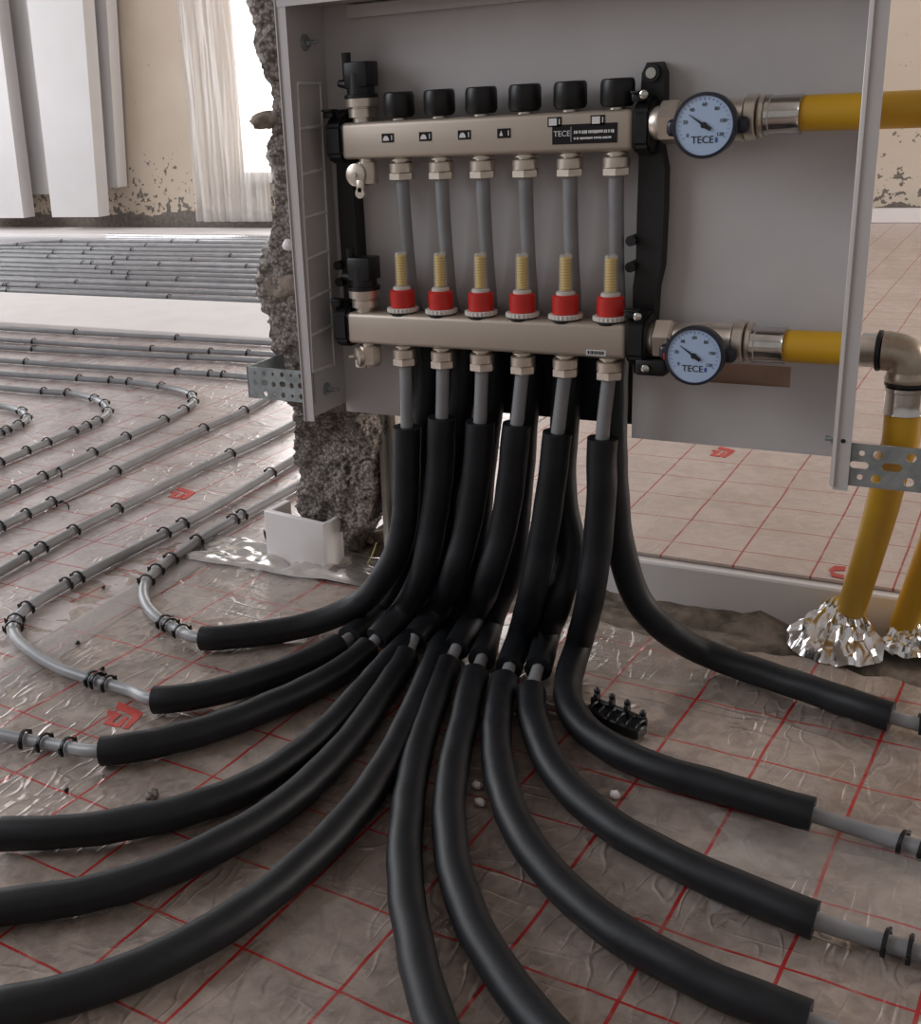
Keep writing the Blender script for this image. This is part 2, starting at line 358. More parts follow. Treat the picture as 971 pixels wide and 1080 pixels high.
# broken wall: a lofted, rough lump beside and below the cabinet
def prof(tab, z):
    for (z0, a), (z1, c) in zip(tab, tab[1:]):
        if z0 <= z <= z1:
            t = (z-z0)/(z1-z0); return a+(c-a)*t
    return tab[-1][1] if z > tab[-1][0] else tab[0][1]
XL = [(0, -1.0), (.05, -.99), (.08, -.985), (.15, -.99), (.2, -.985), (.26, -.95), (.30, -.905), (.334, -.895), (.40, -.902), (.435, -.909), (.472, -.913), (.507, -.898), (.545, -.874), (.60, -.874), (.638, -.875), (.674, -.868), (.70, -.87), (.738, -.88), (.803, -.896), (.9, -.91)]
XR = [(0, -.925), (.05, -.915), (.075, -.86), (.10, -.85), (.2, -.838), (.26, -.835), (.29, -.80), (.31, -.775), (.9, -.775)]
YF = [(0, 1.42), (.2, 1.415), (.26, 1.37), (.30, 1.28), (.32, 1.255), (.5, 1.25), (.9, 1.255)]
b = MB(); rings = []; nz = 300; npz = 130
for k in range(nz+1):
    z = -.03+.98*k/nz; zz = max(z, 0); x0, x1, y0 = prof(XL, zz), prof(XR, zz), prof(YF, zz); y1 = 1.56
    ring = []
    per = [(x0+.012, y0), (x1, y0), (x1, y1), (x0+.03, y1), (x0, y0+.03)]
    Ls = [math.dist(per[i], per[(i+1) % 5]) for i in range(5)]; tot = sum(Ls)
    for q in range(npz):
        s_ = tot*q/npz; i = 0
        while s_ > Ls[i]: s_ -= Ls[i]; i += 1
        a, c = per[i], per[(i+1) % 5]; t = s_/Ls[i]; p = Vector((a[0]+(c[0]-a[0])*t, a[1]+(c[1]-a[1])*t, z))
        cen = Vector(((x0+x1)/2, (y0+y1)/2, z)); d = (p-cen).normalized()
        dsp = .009*noise.noise(p*22)+.006*noise.noise(p*55)+.006*noise.noise(p*120)+.0035*noise.noise(p*260)
        ring.append(p+d*dsp+Vector((0, 0, .004*noise.noise(p*70+Vector((9, 0, 0))))))
    rings.append(ring)
b.rings(rings)
for f_ in b.bm.faces:
    c = f_.calc_center_median()
    if c.z > .22 and c.x < prof(XL, c.z)+.013+.012*noise.noise(c*30)+.008*noise.noise(c*90) and c.y < 1.40: f_.material_index = 1
wallbit = b.build('wall_broken', ['rough', 'plasterrim'], ang=80); struct(wallbit)
def lump(name, c, s, mt, seed, sub=3, amp=.25, parent=None):
    b = MB(); r = bmesh.ops.create_icosphere(b.bm, subdivisions=sub, radius=1)
    for v_ in r['verts']:
        n_ = 1+amp*noise.noise(v_.co*1.7+Vector((seed, 0, 0)))+amp*.4*noise.noise(v_.co*5+Vector((seed, 3, 0)))
        v_.co = Vector((v_.co.x*s[0]*n_, v_.co.y*s[1]*n_, v_.co.z*s[2]*n_))
    return b.build(name, mt, parent, 70, c)
lump('mortar_lump', (-.872, 1.265, .664), (.023, .026, .0105), 'conc', 1, 3, .3, parent=wallbit)
lump('mortar_lump', (-.853, 1.258, .46), (.036, .014, .022), 'conc', 4, 4, .45, parent=wallbit)
lump('stone', (-.838, 1.238, .515), (.008, .008, .008), 'white', 2, 2, parent=wallbit)

# bright window behind the broken wall and the plastic sheet in front of it
wn = struct(MB().box(-4.12, -2.4, 5.69, 5.75, .33, 2.6).build('window_1', 'pane', ang=0))
b = MB(); b.box(-4.14, -2.38, 5.66, 5.76, .27, .33, .004); b.box(-2.42, -2.36, 5.66, 5.76, .33, 2.6, .004); b.box(-3.3, -3.24, 5.66, 5.76, .33, 2.6, .004)
par(b.build('window_frame', 'frame'), wn)
b = MB(); R_ = []
for k in range(60):
    x = -4.62+.75*k/59; R_.append(x)
g = {}
for i in range(120):
    for j in range(40):
        u = i/119; v_ = j/39; z = .06+2.4*v_
        x = -4.46+.57*u*(.98+.02*v_)+.02*math.sin(v_*3+u*2)+.10*(v_-.3)*(u-.3)
        y = 5.62+.035*noise.noise(Vector((u*9+v_*.6, v_*1.3, 0)))+.018*noise.noise(Vector((u*22, v_*2.5, 4)))+.008*noise.noise(Vector((u*40, v_*9, 7)))
        g[i, j] = b.bm.verts.new((x, y, z))
for i in range(119):
    for j in range(39): b.face((g[i, j], g[i+1, j], g[i+1, j+1], g[i, j+1]))
ps = b.build('plastic_sheet', 'sheet', ang=80); md = ps.modifiers.new('s', 'SOLIDIFY'); md.thickness = .002
tag(ps, 'hazy translucent dust sheet hanging in folds beside the bright window', 'plastic sheet')

# white boards leaning in front of the far wall
def leanboard(px4, Y, dep, label, extra=None):
    # px4: outline corners (x at the frame's top, x at the foot) of front face, in metres (top x0,x1 at z1; foot x0,x1 at z0)
    (ax, bx_, az), (cx_, dx_, cz) = px4
    b = MB(); k = (2.5-cz)/(az-cz)
    tx0 = cx_+(ax-cx_)*k; tx1 = dx_+(bx_-dx_)*k
    b.rings([[Vector((cx_, Y, cz)), Vector((dx_, Y, cz)), Vector((dx_, Y+dep, cz)), Vector((cx_, Y+dep, cz))],
             [Vector((tx0, Y, 2.5)), Vector((tx1, Y, 2.5)), Vector((tx1, Y+dep, 2.5)), Vector((tx0, Y+dep, 2.5))]])
    return tag(b.build('white_board', 'board', ang=30), label, 'board')
q = lambda x, y, Y: yl(x, y, Y)
def fromimg(tl, tr, blx, brx, by, Y):
    a, c, d, e = q(tl, 0, Y), q(tr, 0, Y), q(blx, by, Y), q(brx, by, Y)
    return ((a.x, c.x, (a.z+c.z)/2), (d.x, e.x, (d.z+e.z)/2))
leanboard(fromimg(-70, -4, -40, 25, 230, 5.5), 5.5, .1, 'white board at the left edge of the frame against the far wall')
leanboard(fromimg(28, 87, 55, 104, 229, 5.5), 5.5, .1, 'tall white board with a visible side face against the far wall')
leanboard(fromimg(2, 32, 30, 60, 205, 5.66), 5.66, .07, 'recessed pale board in the gap between the two white boards')
leanboard(fromimg(80, 112, 100, 124, 198, 5.64), 5.64, .09, 'shorter pale board set back right of the tall white board')

# ------------------------------------------------------------------ manifold cabinet
XLW, XRW, YFR, YBK, ZB, ZT = -.766, -.1655, 1.16, 1.236, .306, .782
cab = thing('manifold_cabinet', 'open white sheet steel manifold cabinet hung on perforated brackets', 'cabinet', (-.465, 1.2, ZB))
b = MB()
NX0, NX1, NZ = -.682, -.392, .402        # notch for the hoses; slot for the right-hand connection
SX0, SX1, SZ0, SZ1 = -.345, -.226, .3755, .3975
for x0, x1, z0, z1 in ((XLW, NX0, ZB, ZT+.03), (NX0, NX1, NZ, ZT+.03), (NX1, SX0, ZB, ZT+.03), (SX0, SX1, ZB, SZ0), (SX0, SX1, SZ1, ZT+.03), (SX1, XRW, ZB, ZT+.03)):
    b.box(x0, x1, YBK, YBK+.0012, z0, z1)
bmesh.ops.remove_doubles(b.bm, verts=b.bm.verts, dist=1e-5)
b.build('back_panel', 'cab', cab, ang=0)
MB().box(SX0-.01, SX1+.01, YBK+.012, YBK+.02, SZ0-.01, SZ1+.01).build('slot_backing', 'brownslot', cab)
MB().box(-.728, XRW-.004, YBK-.012, YBK-.0005, .768, ZT, .001).build('hanging_rail', 'cab', cab)
def side(x, out, z0, bot):
    b = MB(); t = .0014
    xs = (x-t, x) if out < 0 else (x, x+t)
    b.box(xs[0], xs[1], YFR, YBK, z0, ZT+.03)
    fx = (x-.0128, x) if out < 0 else (x, x+.0135)
    b.box(fx[0], fx[1], YFR-.0012, YFR+.0004, z0-.006, ZT+.03)
    return b.build('side_panel', 'cab', cab, ang=0)
sl = side(XLW, -1, ZB+.012, 0); sr = side(XRW, 1, ZB-.004, 0)
MB().box(XRW-.003, XRW+.0012, YFR-.0034, YFR-.0011, ZB-.006, ZT+.03, .0006, 1).build('edge_bead', 'cabedge', sr)
MB().box(XLW-.0136, XLW-.0122, YFR-.003, YFR-.0011, ZB+.006, ZT+.03).build('edge_bead', 'cab', sl)
b = MB(); b.box(XLW-.013, XRW+.0135, YFR-.002, YFR, ZT, ZT+.045); b.box(XLW, XRW, YFR, YBK, ZT+.002, ZT+.0035)
b.build('top_panel', 'cab', cab, ang=0)
# knock-out seams of the left side panel: two long seams and cross ticks, the glint of their cut edges coloured white
b = MB(); xk = XLW+.0006
zr = [.735*1.0, .686, .637, .592, .545, .500, .452, .405]
def kpt(px, py): d = ray(px, py); return CAM+d*(XLW/d.x)
rail1 = [kpt(*p) for p in ((313, 88), (316, 150), (320, 230), (325, 310), (329, 392))]
rail2 = [kpt(*p) for p in ((337, 88), (340, 150), (344, 230), (348, 310), (352, 384))]
for rl in (rail1, rail2):
    pts, _ = cr(rl, .01)
    b.tube([p+Vector((.0008, 0, .0)) for p in pts], lambda t: .0012+.0006*noise.noise(Vector((t*40, 0, 0))), 6)
for (ay, by) in ((88, 88), (136, 133), (184, 178), (230, 223), (274, 264), (316, 305), (354, 343), (392, 384)):
    t = (ay-88)/304
    a, c = kpt(313+16*t, ay), kpt(337+15*t, by)
    b.tube([a+(c-a)*k/8+Vector((.0008, 0, 0)) for k in range(9)], lambda t: .0019+.0011*noise.noise(Vector((t*9, ay, 0))), 6)
b.build('knockout_seam', 'paper', sl)
def screwx(px, py, parent, r=.009):
    p = kpt(px, py); b = MB(); b.lathe((p.x, p.y, p.z), (1, 0, 0), [(0, r), (.0018, r), (.003, r*.7)], 18); b.hexnut((p.x+.003, p.y, p.z), (p.x+.008, p.y, p.z), r*.5); b.cyl((p.x+.008, p.y, p.z), (p.x+.018, p.y, p.z), .0022)
    b.build('screw', 'galv', parent)
screwx(321, 45, sl); screwx(344, 410, sl, .008)
p = yl(866, 453, YBK-.01); b = MB(); b.hexnut((XRW-.002, p.y-.03, p.z), (XRW-.010, p.y-.03, p.z), .006); b.cyl((XRW+.0015, p.y-.03, p.z), (XRW-.016, p.y-.03, p.z), .0026); b.build('screw', 'galv', sr)
MB().cyl((XRW+.006, YFR-.0012, .346), (XRW+.006, YFR-.0018, .346), .0022, n=10).build('screw_hole', 'ink', sr)
# perforated mounting brackets
def perf(x0, x1, z0, z1, Y, holes, t=.0016):
    cu = bpy.data.curves.new('perf', 'CURVE'); cu.dimensions = '2D'; cu.fill_mode = 'BOTH'; cu.extrude = t/2
    def poly(pts):
        s = cu.splines.new('POLY'); s.points.add(len(pts)-1); s.use_cyclic_u = True
        for p_, (x, y) in zip(s.points, pts): p_.co = (x, y, 0, 1)
    poly([(x0, z0), (x1, z0), (x1, z1), (x0, z1)])
    for (hx, hz, rx, rz) in holes:
        if x0+rx < hx < x1-rx:
            n = 14; pts = []
            for i in range(n):
                a = 2*math.pi*i/n; pts.append((hx+math.cos(a)*rz+(rx-rz)*(1 if math.cos(a) > 0 else -1), hz+math.sin(a)*rz))
            poly(pts)
    o = bpy.data.objects.new('p', cu); COL.objects.link(o); dg = bpy.context.evaluated_depsgraph_get()
    me = bpy.data.meshes.new_from_object(o.evaluated_get(dg)); bpy.data.objects.remove(o)
    me.transform(Matrix.Translation((0, Y, 0)) @ Matrix.Rotation(rad(90), 4, 'X')); me.materials.clear(); me.materials.append(M['galv'])
    return me
def holes(xs, zc, dz, kind):
    H = []
    for i, x in enumerate(xs):
        if i % 3 == 0: H += [(x, zc, .0095, .0042)]
        elif i % 3 == 1: H += [(x, zc+dz, .0045, .0045), (x, zc-dz, .0045, .0045)]
        else: H += [(x+.0015, zc, .006, .0048), (x, zc+dz, .003, .003), (x, zc-dz, .003, .003)]
    return H
zc = .322
H = []
for k in range(3):
    x = -.146+k*.066
    H += [(x+.002, zc, .0085, .0036), (x+.0035, zc+.012, .0028, .0028), (x+.0035, zc-.012, .0028, .0028), (x+.018, zc+.0115, .0045, .0045), (x+.018, zc-.0125, .0045, .0045), (x+.031, zc+.0005, .009, .0042), (x+.047, zc+.0115, .0045, .0045), (x+.047, zc-.0125, .0045, .0045)]
me = perf(XRW+.001, .05, zc-.0215, zc+.0215, YFR+.004, H)
o = bpy.data.objects.new('mounting_bracket', me); COL.objects.link(o); par(o, cab); o['label'] = 'galvanised perforated bracket at the lower right of the cabinet'
H = []
for k in range(7):
    x = -.852+k*.0135
    H += [(x, .354+(.001 if k % 2 else 0), .0035 if k % 2 == 0 else .0048, .0035), (x, .367, .0022 if k % 2 == 0 else .003, .0022 if k % 2 == 0 else .003), (x, .341, .0022 if k % 2 == 0 else .0035, .0022 if k % 2 == 0 else .0035)]
me = perf(-.864, XLW+.001, .334, .374, YFR+.003, H)
o = bpy.data.objects.new('mounting_bracket', me); COL.objects.link(o); par(o, cab); o['label'] = 'galvanised perforated bracket reaching to the broken wall'
b = MB(); b.box(-.8646, -.863, YFR+.0022, YFR+.085, .334, .374); b.build('bracket_return', 'galv', o, ang=0)

# ------------------------------------------------------------------ heating manifold
XO = [-.655+.05*i for i in range(6)]; YU, YLo = 1.206, 1.195
man = thing('heating_manifold', 'six-way stainless heating manifold with black caps, red flow meters and dial gauges', 'manifold', (-.53, 1.2, .4))
UB = MB().box(-.723, -.384, YU-.0165, YU+.0165, .6175, .6575, .005, 3).build('supply_bar', 'steel', man)
LB = MB().box(-.723, -.383, YLo-.0165, YLo+.0165, .4075, .4445, .005, 3).build('return_bar', 'steel', man)
UB['label'] = 'upper brushed stainless bar with small stickers'; LB['label'] = 'lower brushed stainless bar carrying the flow meters'
YS = YU-.0168
def sticker(x, z, kind):
    s = MB().box(x-.0075, x+.0075, YS-.0003, YS+.0005, z-.0048, z+.0048).build('sticker', 'label', UB, ang=0)
    b = MB()
    if kind == 0:
        pts = [(-.0058+.0075/2*(1-math.cos(math.pi*i/8)), -.0028+.0052*math.sin(math.pi*i/8)) for i in range(9)]
        b.prism([(px_, pz_) for px_, pz_ in pts], .0003, Matrix.Translation((x, YS-.0002, z)) @ Matrix.Rotation(rad(90), 4, 'X'))
    elif kind == 1: b.prism([(-.005, -.0025), (-.001, -.0025), (-.003, .003)], .0003, Matrix.Translation((x, YS-.0002, z)) @ Matrix.Rotation(rad(90), 4, 'X'))
    else: b.box(x-.006, x+.0025, YS-.0006, YS-.0002, z-.0035, z+.0035)
    b.box(x+.0048, x+.0058, YS-.0006, YS-.0002, z-.0025, z+.0028)
    b.build('pictogram', 'paper', UB, ang=0)
for x, k in ((-.662, 0), (-.615, 0), (-.568, 0), (-.522, 1)): sticker(x, .6395, k)
# dark name label with lettering
MB().box(-.468, -.399, YS-.0003, YS+.0004, .6262, .6455).build('name_label', 'label', UB, ang=0)
for x in (-.4655, -.4195): sticker(x, .6485, 2)
text('TECE', .0078, 'paper', UB, (-.4575, YS-.0004, .6365))
MB().box(-.4478, -.4474, YS-.0005, YS-.0002, .6285, .643).build('label_rule', 'paper', UB, ang=0)
for (z, hh, x1, sd) in ((.6375, .0016, -.404, 3), (.6315, .0011, -.407, 5)):
    b = MB(); x = -.4445; rr = random.Random(sd)
    while x < x1:
        wd = rr.uniform(.0008, .0022); b.box(x, x+wd, YS-.0005, YS-.0002, z-hh*rr.uniform(.6, 1), z+hh); x += wd+rr.choice((.0004, .0005, .0012))
    b.build('small_print', 'paper', UB, ang=0)
b = MB().box(-.425, -.4035, YLo-.0170, YLo-.0160, .4105, .4165); bc = b.build('barcode_sticker', 'paper', LB, ang=0)
b = MB(); x = -.4235; rr = random.Random(2)
while x < -.405: wd = rr.uniform(.0007, .0018); b.box(x, x+wd, YLo-.0174, YLo-.0169, .4118, .4155); x += wd+rr.uniform(.0006, .0014)
b.build('barcode', 'ink', LB, ang=0)

# valve caps (six) on the upper bar
b = MB(); b.lathe((0, 0, 0), (0, 0, 1), [(-.006, .0085), (-.0005, .0085)], 16)
neck0 = b.build('valve_neck', 'nickel', man, loc=(XO[0], YU, .660))
b = MB(); prof_ = [(0, .0135), (.001, .0155), (.0045, .0174), (.0225, .0172), (.026, .0162), (.0272, .0142), (.0275, .0)]
n = 40
b.rings([[Vector((r*(1-.045*(abs(((i+2) % 10)-2) <= 0))*math.cos(2*math.pi*i/n), r*(1-.045*(abs(((i+2) % 10)-2) <= 0))*math.sin(2*math.pi*i/n), t)) for i in range(n)] for t, r in prof_[:-1]])
cap0 = b.build('valve_cap', 'blk', neck0, 30, (XO[0], YU, .660))
cap0.data.transform(Matrix.Rotation(.4, 4, 'Z'))
for x in XO[1:]: copyto(neck0, man, (x, YU, .660))
# compression nuts below both bars
def nutset(z0, big):
    b = MB(); b.lathe((0, 0, 0), (0, 0, -1), [(-.002, .0088), (.003, .0088), (.0032, .0115), (.0055, .0115), (.0056, .0082), (.010, .0082)], 20)
    s = b.build('outlet_neck', 'nickel', man, loc=(XO[0], YU if big else YLo, z0))
    b = MB(); b.lathe((0, 0, -.0070), (0, 0, -1), [(0, .0120), (.0012, .0138), (.0105, .0138), (.011, .013)], 24)
    b.hexnut((0, 0, -.0178), (0, 0, -.0265 if big else -.0275), .0148); b.build('compression_nut', 'nickel', s, 30, (XO[0], YU if big else YLo, z0))
    for x in XO[1:]: copyto(s, man, (x, YU if big else YLo, z0))
nutset(.6195, True); nutset(.4095, False)
# flow meters on the lower bar
zf = .4445
b = MB(); b.lathe((0, 0, -.002), (0, 0, 1), [(0, .0165), (.0035, .0165), (.0036, .012), (.006, .012)], 28)
fm = b.build('flow_meter', 'blk', man, loc=(XO[0], YLo, zf))
b = MB(); n = 48
b.rings([[Vector(((r+(.0006 if i % 2 else -.0003))*math.cos(2*math.pi*i/n), (r+(.0006 if i % 2 else -.0003))*math.sin(2*math.pi*i/n), t)) for i in range(n)] for t, r in ((.0015, .0172), (.0022, .018), (.0060, .018), (.0066, .0172))])
b.build('lock_ring', 'ring', fm, 25, (XO[0], YLo, zf))
MB().lathe((0, 0, .006), (0, 0, 1), [(0, .0132), (.001, .0142), (.012, .0146), (.0195, .0142), (.021, .0125), (.0212, .011)], 28).build('red_cap', 'red', fm, 30, (XO[0], YLo, zf))
MB().lathe((0, 0, .0265), (0, 0, 1), [(0, .0105), (.0035, .0102), (.004, .009), (.0042, .0085)], 24).build('collar', 'ring', fm, 30, (XO[0], YLo, zf))
MB().lathe((0, 0, .031), (0, 0, 1), [(0, .0076), (.036, .0072), (.0385, .0062), (.039, .004)], 20).build('sight_tube', 'glass', fm, 30, (XO[0], YLo, zf))
MB().lathe((0, 0, .032), (0, 0, 1), [(0, .0056), (.034, .0056)], 14).build('yellow_scale', 'scale', fm, 30, (XO[0], YLo, zf))
for x in XO[1:]: copyto(fm, man, (x, YLo, zf))
# air vents
def vent(x, y, z, s):
    b = MB(); b.lathe((x, y, z-.001), (0, 0, 1), [(0, .0105*s), (.006*s, .0105*s), (.006*s, .0148*s), (.0145*s, .0148*s), (.015*s, .0135*s), (.0165*s, .0135*s), (.017*s, .0178*s), (.026*s, .0182*s), (.0265*s, .0165*s)], 28)
    v0 = b.build('air_vent', 'nickel', man)
    b = MB(); b.lathe((x, y, z+.0245*s), (0, 0, 1), [(0, .0185*s), (.004*s, .0185*s), (.0045*s, .0155*s), (.026*s, .0150*s)], 26)
    b.box(x-.0128*s, x+.0158*s, y-.0145*s, y+.013*s, z+.036*s, z+.062*s, .002*s)
    b.cyl((x-.014*s, y-.004*s, z+.038*s), (x-.014*s, y-.004*s, z+.072*s), .0048*s, .0052*s, 12)
    b.cyl((x-.013*s, y-.006*s, z+.040*s), (x-.024*s, y-.006*s, z+.041*s), .0055*s, .0038*s, 10)
    b.build('vent_head', 'blk', v0, 35)
vent(-.703, YU, .6575, 1.03)
vent(-.706, YLo, .4445, 1.03)
# drain valves under the bars
def drain(x, y, z, turned):
    b = MB(); b.lathe((x, y, z), (0, 0, -1), [(-.003, .0085), (.003, .0085), (.0035, .0125), (.027, .0125), (.029, .010)], 22)
    d = b.build('drain_valve', 'nickel', man)
    b = MB()
    if not turned:
        c = Vector((x-.006, y-.016, z-.0165)); b.lathe(c+Vector((0, .006, 0)), (0, -1, 0), [(0, .008), (.003, .0125), (.007, .0125), (.008, .0105)], 26)
        b.cyl(c+Vector((0, -.001, 0)), c+Vector((0, -.005, 0)), .003, n=10)
        b.box(c.x+.000, c.x+.011, c.y-.0025, c.y+.003, c.z-.022, c.z-.004, .003, 2, Matrix.Rotation(0, 4, 'X'))
        b.cyl(c+Vector((.0055, .003, -.020)), c+Vector((.0055, -.0025, -.020)), .006, n=16)
    else:
        c = Vector((x-.010, y-.012, z-.016)); b.lathe(c+Vector((.006, .008, 0)), (-.7, -.7, -.1), [(0, .006), (.004, .0125), (.010, .0125), (.012, .009)], 24)
        b.box(c.x-.004, c.x+.012, c.y-.002, c.y+.006, c.z-.014, c.z-.002, .003, 2); b.cyl(c+Vector((-.004, -.002, 0)), c+Vector((-.009, -.006, 0)), .0028, n=10)
        b.lathe((x, y, z-.005), (0, 0, -1), [(0, .0145), (.02, .0145), (.023, .012)], hexn=8)
    b.build('tap_cap', 'nickel', d, 35)
drain(-.698, YU-.004, .6175, False); drain(-.702, YLo-.002, .4075, True)
# black rails and pipe clamps
def rail(pts, wd, y0, y1):
    b = MB(); R_ = []
    for x, z, w_ in pts: R_.append([Vector((x-w_, y0, z)), Vector((x+w_, y0, z)), Vector((x+w_, y1, z)), Vector((x-w_, y1, z))])
    b.rings(R_); return b
rl = rail([(-.737, .405, .011), (-.735, .46, .0115), (-.736, .55, .0115), (-.736, .60, .0105), (-.736, .66, .010), (-.734, .672, .008)], 1, 1.214, 1.2355).build('bracket_rail', 'rail', man, 30)
rr_ = rail([(-.373, .385, .012), (-.373, .40, .0125), (-.376, .44, .0115), (-.3755, .478, .0125), (-.372, .50, .0135), (-.3715, .56, .014), (-.3715, .598, .0135), (-.374, .62, .011), (-.373, .66, .012), (-.373, .69, .011), (-.373, .700, .006)], 1, 1.216, 1.2355).build('bracket_rail', 'rail', man, 30)
for (x, z, rl_) in ((-.7485, .495, rl), (-.748, .475, rl), (-.3885, .527, rr_), (-.3885, .50, rr_)):
    MB().cyl((x, 1.232, z), (x, 1.206, z), .0055, n=14).build('rail_boss', 'rail', rl_)
b = MB(); c = Vector((-.3735, 1.2155, .690)); b.lathe(c, (0, -1, 0), [(0, .0085), (.003, .0085)], 20); b.build('eyelet', 'rail', rr_)
MB().lathe(c+Vector((0, -.003, 0)), (0, -1, 0), [(0, .0052), (.001, .0052), (.0012, .002)], 18).build('screw_head', 'chrome', rr_)
def clamp(x0, x1, zc_, yc, h, dep):
    b = MB()
    poly = [(-dep*.62, -h*.5), (-dep*.3, -h*.78), (dep*.7, -h*.8), (dep, -h*.6), (dep, h*.7), (dep*.4, h*.95), (-dep*.25, h*.82), (-dep*.62, h*.5)]
    mt = Matrix(((0, 0, 1, x0), (1, 0, 0, yc), (0, 1, 0, zc_), (0, 0, 0, 1)))
    b.prism(poly, x1-x0, mt); bmesh.ops.bevel(b.bm, geom=list(b.bm.edges), offset=.003, segments=2, affect='EDGES')
    b.box(x0-.002, x0+.010, yc-.014, yc-.004, zc_+h*.78, zc_+h*1.0, .001); b.box(x0-.002, x0+.012, yc-.018, yc-.004, zc_+h*1.0, zc_+h*1.08, .001)
    return b.build('pipe_clamp', 'blk', man, 40)
clamp(-.7435, -.722, .6385, YU-.002, .032, .026); clamp(-.742, -.722, .4265, YLo-.002, .031, .026)
k1 = clamp(-.3835, -.366, .6385, YU-.002, .033, .026); k2 = clamp(-.3825, -.362, .4265, YLo-.002, .032, .026)
for (x, y, z, kk) in ((-.372, 1.188, .6705, k1), (-.369, 1.176, .4545, k2), (-.3595, 1.176, .4005, k2)):
    b = MB(); b.lathe((x, y, z), (0, -1, 0), [(0, .0042), (.0022, .0042), (.003, .0025)], 14); b.build('screw_head', 'chrome', kk)
MB().box(-.372, -.340, 1.178, 1.20, .392, .409, .003).build('clamp_foot', 'blk', k2)

# isolating valves with dial gauges
def gauge(xc, z, zvalve, tint, sfx):
    b = MB(); yv = 1.2
    b.lathe((-.3665, yv, zvalve), (1, 0, 0), [(0, .0135), (.005, .0165), (.010, .0165), (.0105, .013), (.013, .013)], 24)
    b.hexnut((-.3575, yv, zvalve), (-.337, yv, zvalve), .0215)
    b.lathe((-.337, yv, zvalve), (1, 0, 0), [(0, .0155), (.01, .0175), (.03, .0195), (.055, .0195), (.0605, .0205), (.061, .017), (.0625, .017)], 28)
    v0 = b.build('ball_valve', 'nickel', man, 35)
    b = MB(); b.lathe((-.2755, yv, zvalve+.0015), (1, 0, 0), [(0, .0198), (.001, .0212), (.0095, .0212), (.0105, .0198)], 28); b.lathe((-.2635, yv, zvalve+.002), (1, 0, 0), [(0, .0178), (.002, .0196), (.005, .0196), (.006, .0175)], 26); b.build('union_nut', 'nickel', v0, 30)
    b = MB(); b.box(xc-.041, xc+.036, 1.168, 1.184, z-.0095, z+.0065, .005, 3); b.cyl((xc, 1.19, z), (xc, 1.165, z), .012); b.build('valve_handle', 'gcase', v0, 40)
    if tint: MB().box(xc-.0345, xc-.0315, 1.1645, 1.1655, z-.008, z-.001, .0004, 1).build('position_mark', tint, v0)
    cs = Vector((xc, 1.168, z)); b = MB(); b.lathe(cs, (0, -1, 0), [(0, .024), (.004, .0295), (.014, .0300), (.0165, .0292), (.0168, .0268), (.0148, .0266)], 44)
    g0 = b.build('dial_gauge', 'gcase', man, 35); g0['label'] = 'round pale blue dial gauge with dark case on the %s connection' % sfx
    yf = 1.168-.0152
    MB().lathe((xc, yf+.001, z), (0, -1, 0), [(0, .0267), (.001, .0267)], 44).build('dial_face', 'gface', g0)
    yt = yf-.0003
    for k, s in enumerate(('0', '20', '40', '60', '80', '100', '120')):
        a = rad(212-40.5*k); text(s, .0046, 'ink', g0, (xc+math.cos(a)*.0178, yt, z+.001+math.sin(a)*.0178), ext=.00015, name='numeral')
    b = MB()
    for k in range(25):
        a = rad(212-243*k/24); r0 = .0222 if k % 4 else .0214
        b.box(r0, .0238, -.00016, .00016, -.0003, .0002, 0, 2, Matrix.Translation((xc, yt, z+.001)) @ Matrix.Rotation(rad(90), 4, 'X') @ Matrix.Rotation(a, 4, 'Z'))
    b.build('dial_ticks', 'inkb', g0, ang=0)
    text('TECE', .0092, 'ink', g0, (xc-.001, yt, z-.0128), name='lettering', ext=.00018)
    b = MB(); b.box(xc+.0110, xc+.0128, yt-.0003, yt, z-.0152, z-.0108); b.build('logo_mark', 'inkb', g0, ang=0)
    b = MB(); mt = Matrix.Translation((xc, yt-.0008, z+.0005)) @ Matrix.Rotation(rad(90), 4, 'X') @ Matrix.Rotation(rad(145), 4, 'Z')
    b.prism([(-.0075, -.0022), (-.0078, .0012), (-.001, .0018), (.002, .0009), (.0172, .0002), (.0172, -.0002), (.002, -.0011), (-.001, -.002)], .0005, mt)
    b.cyl((xc, yt, z+.0005), (xc, yt-.0016, z+.0005), .0028, n=16); b.build('needle', 'ink', g0, 30)
gauge(-.3035, .6402, .643, None, 'upper'); gauge(-.304, .4215, .4275, 'red', 'lower')

# ------------------------------------------------------------------ yellow jacketed supply pipes
def sleeve(b, p, ax, l, r): b.lathe(p, ax, [(0, r*.93), (.0015, r*1.07), (.005, r*1.07), (.006, r), (l*.5, r*1.0), (l-.003, r), (l, r*1.05), (l+.001, r*.95)], 26)
y1 = thing('yellow_pipe', 'yellow jacketed pipe leaving the upper manifold bar through the cabinet side', 'pipe', (-.2, 1.2, .645))
pts, _ = cr([(-.2265, 1.2, .646), (-.16, 1.2, .6455), (-.10, 1.2, .6455), (-.04, 1.2, .647), (-.004, 1.203, .630), (.008, 1.21, .58), (.008, 1.24, .45), yl(1010, 490, 1.30), yl(992, 550, 1.37), yl(973, 603, 1.425), yl(957, 648, 1.46), yl(949, 670, 1.475)], .01)
MB().tube(pts, .0162, 20).build('jacket', 'yellow', y1)
b = MB(); sleeve(b, (-.2585, 1.2, .6455), (1, 0, 0), .033, .0178); b.build('press_sleeve', 'chrome', y1)
y2 = thing('yellow_pipe', 'short yellow jacketed pipe between lower manifold bar and elbow', 'pipe', (-.2, 1.2, .427))
MB().tube([Vector((-.2275, 1.2, .4268)), Vector((-.2, 1.2, .4268)), Vector((-.175, 1.2, .427)), Vector((-.158, 1.2, .427))], .0162, 20).build('jacket', 'yellow', y2)
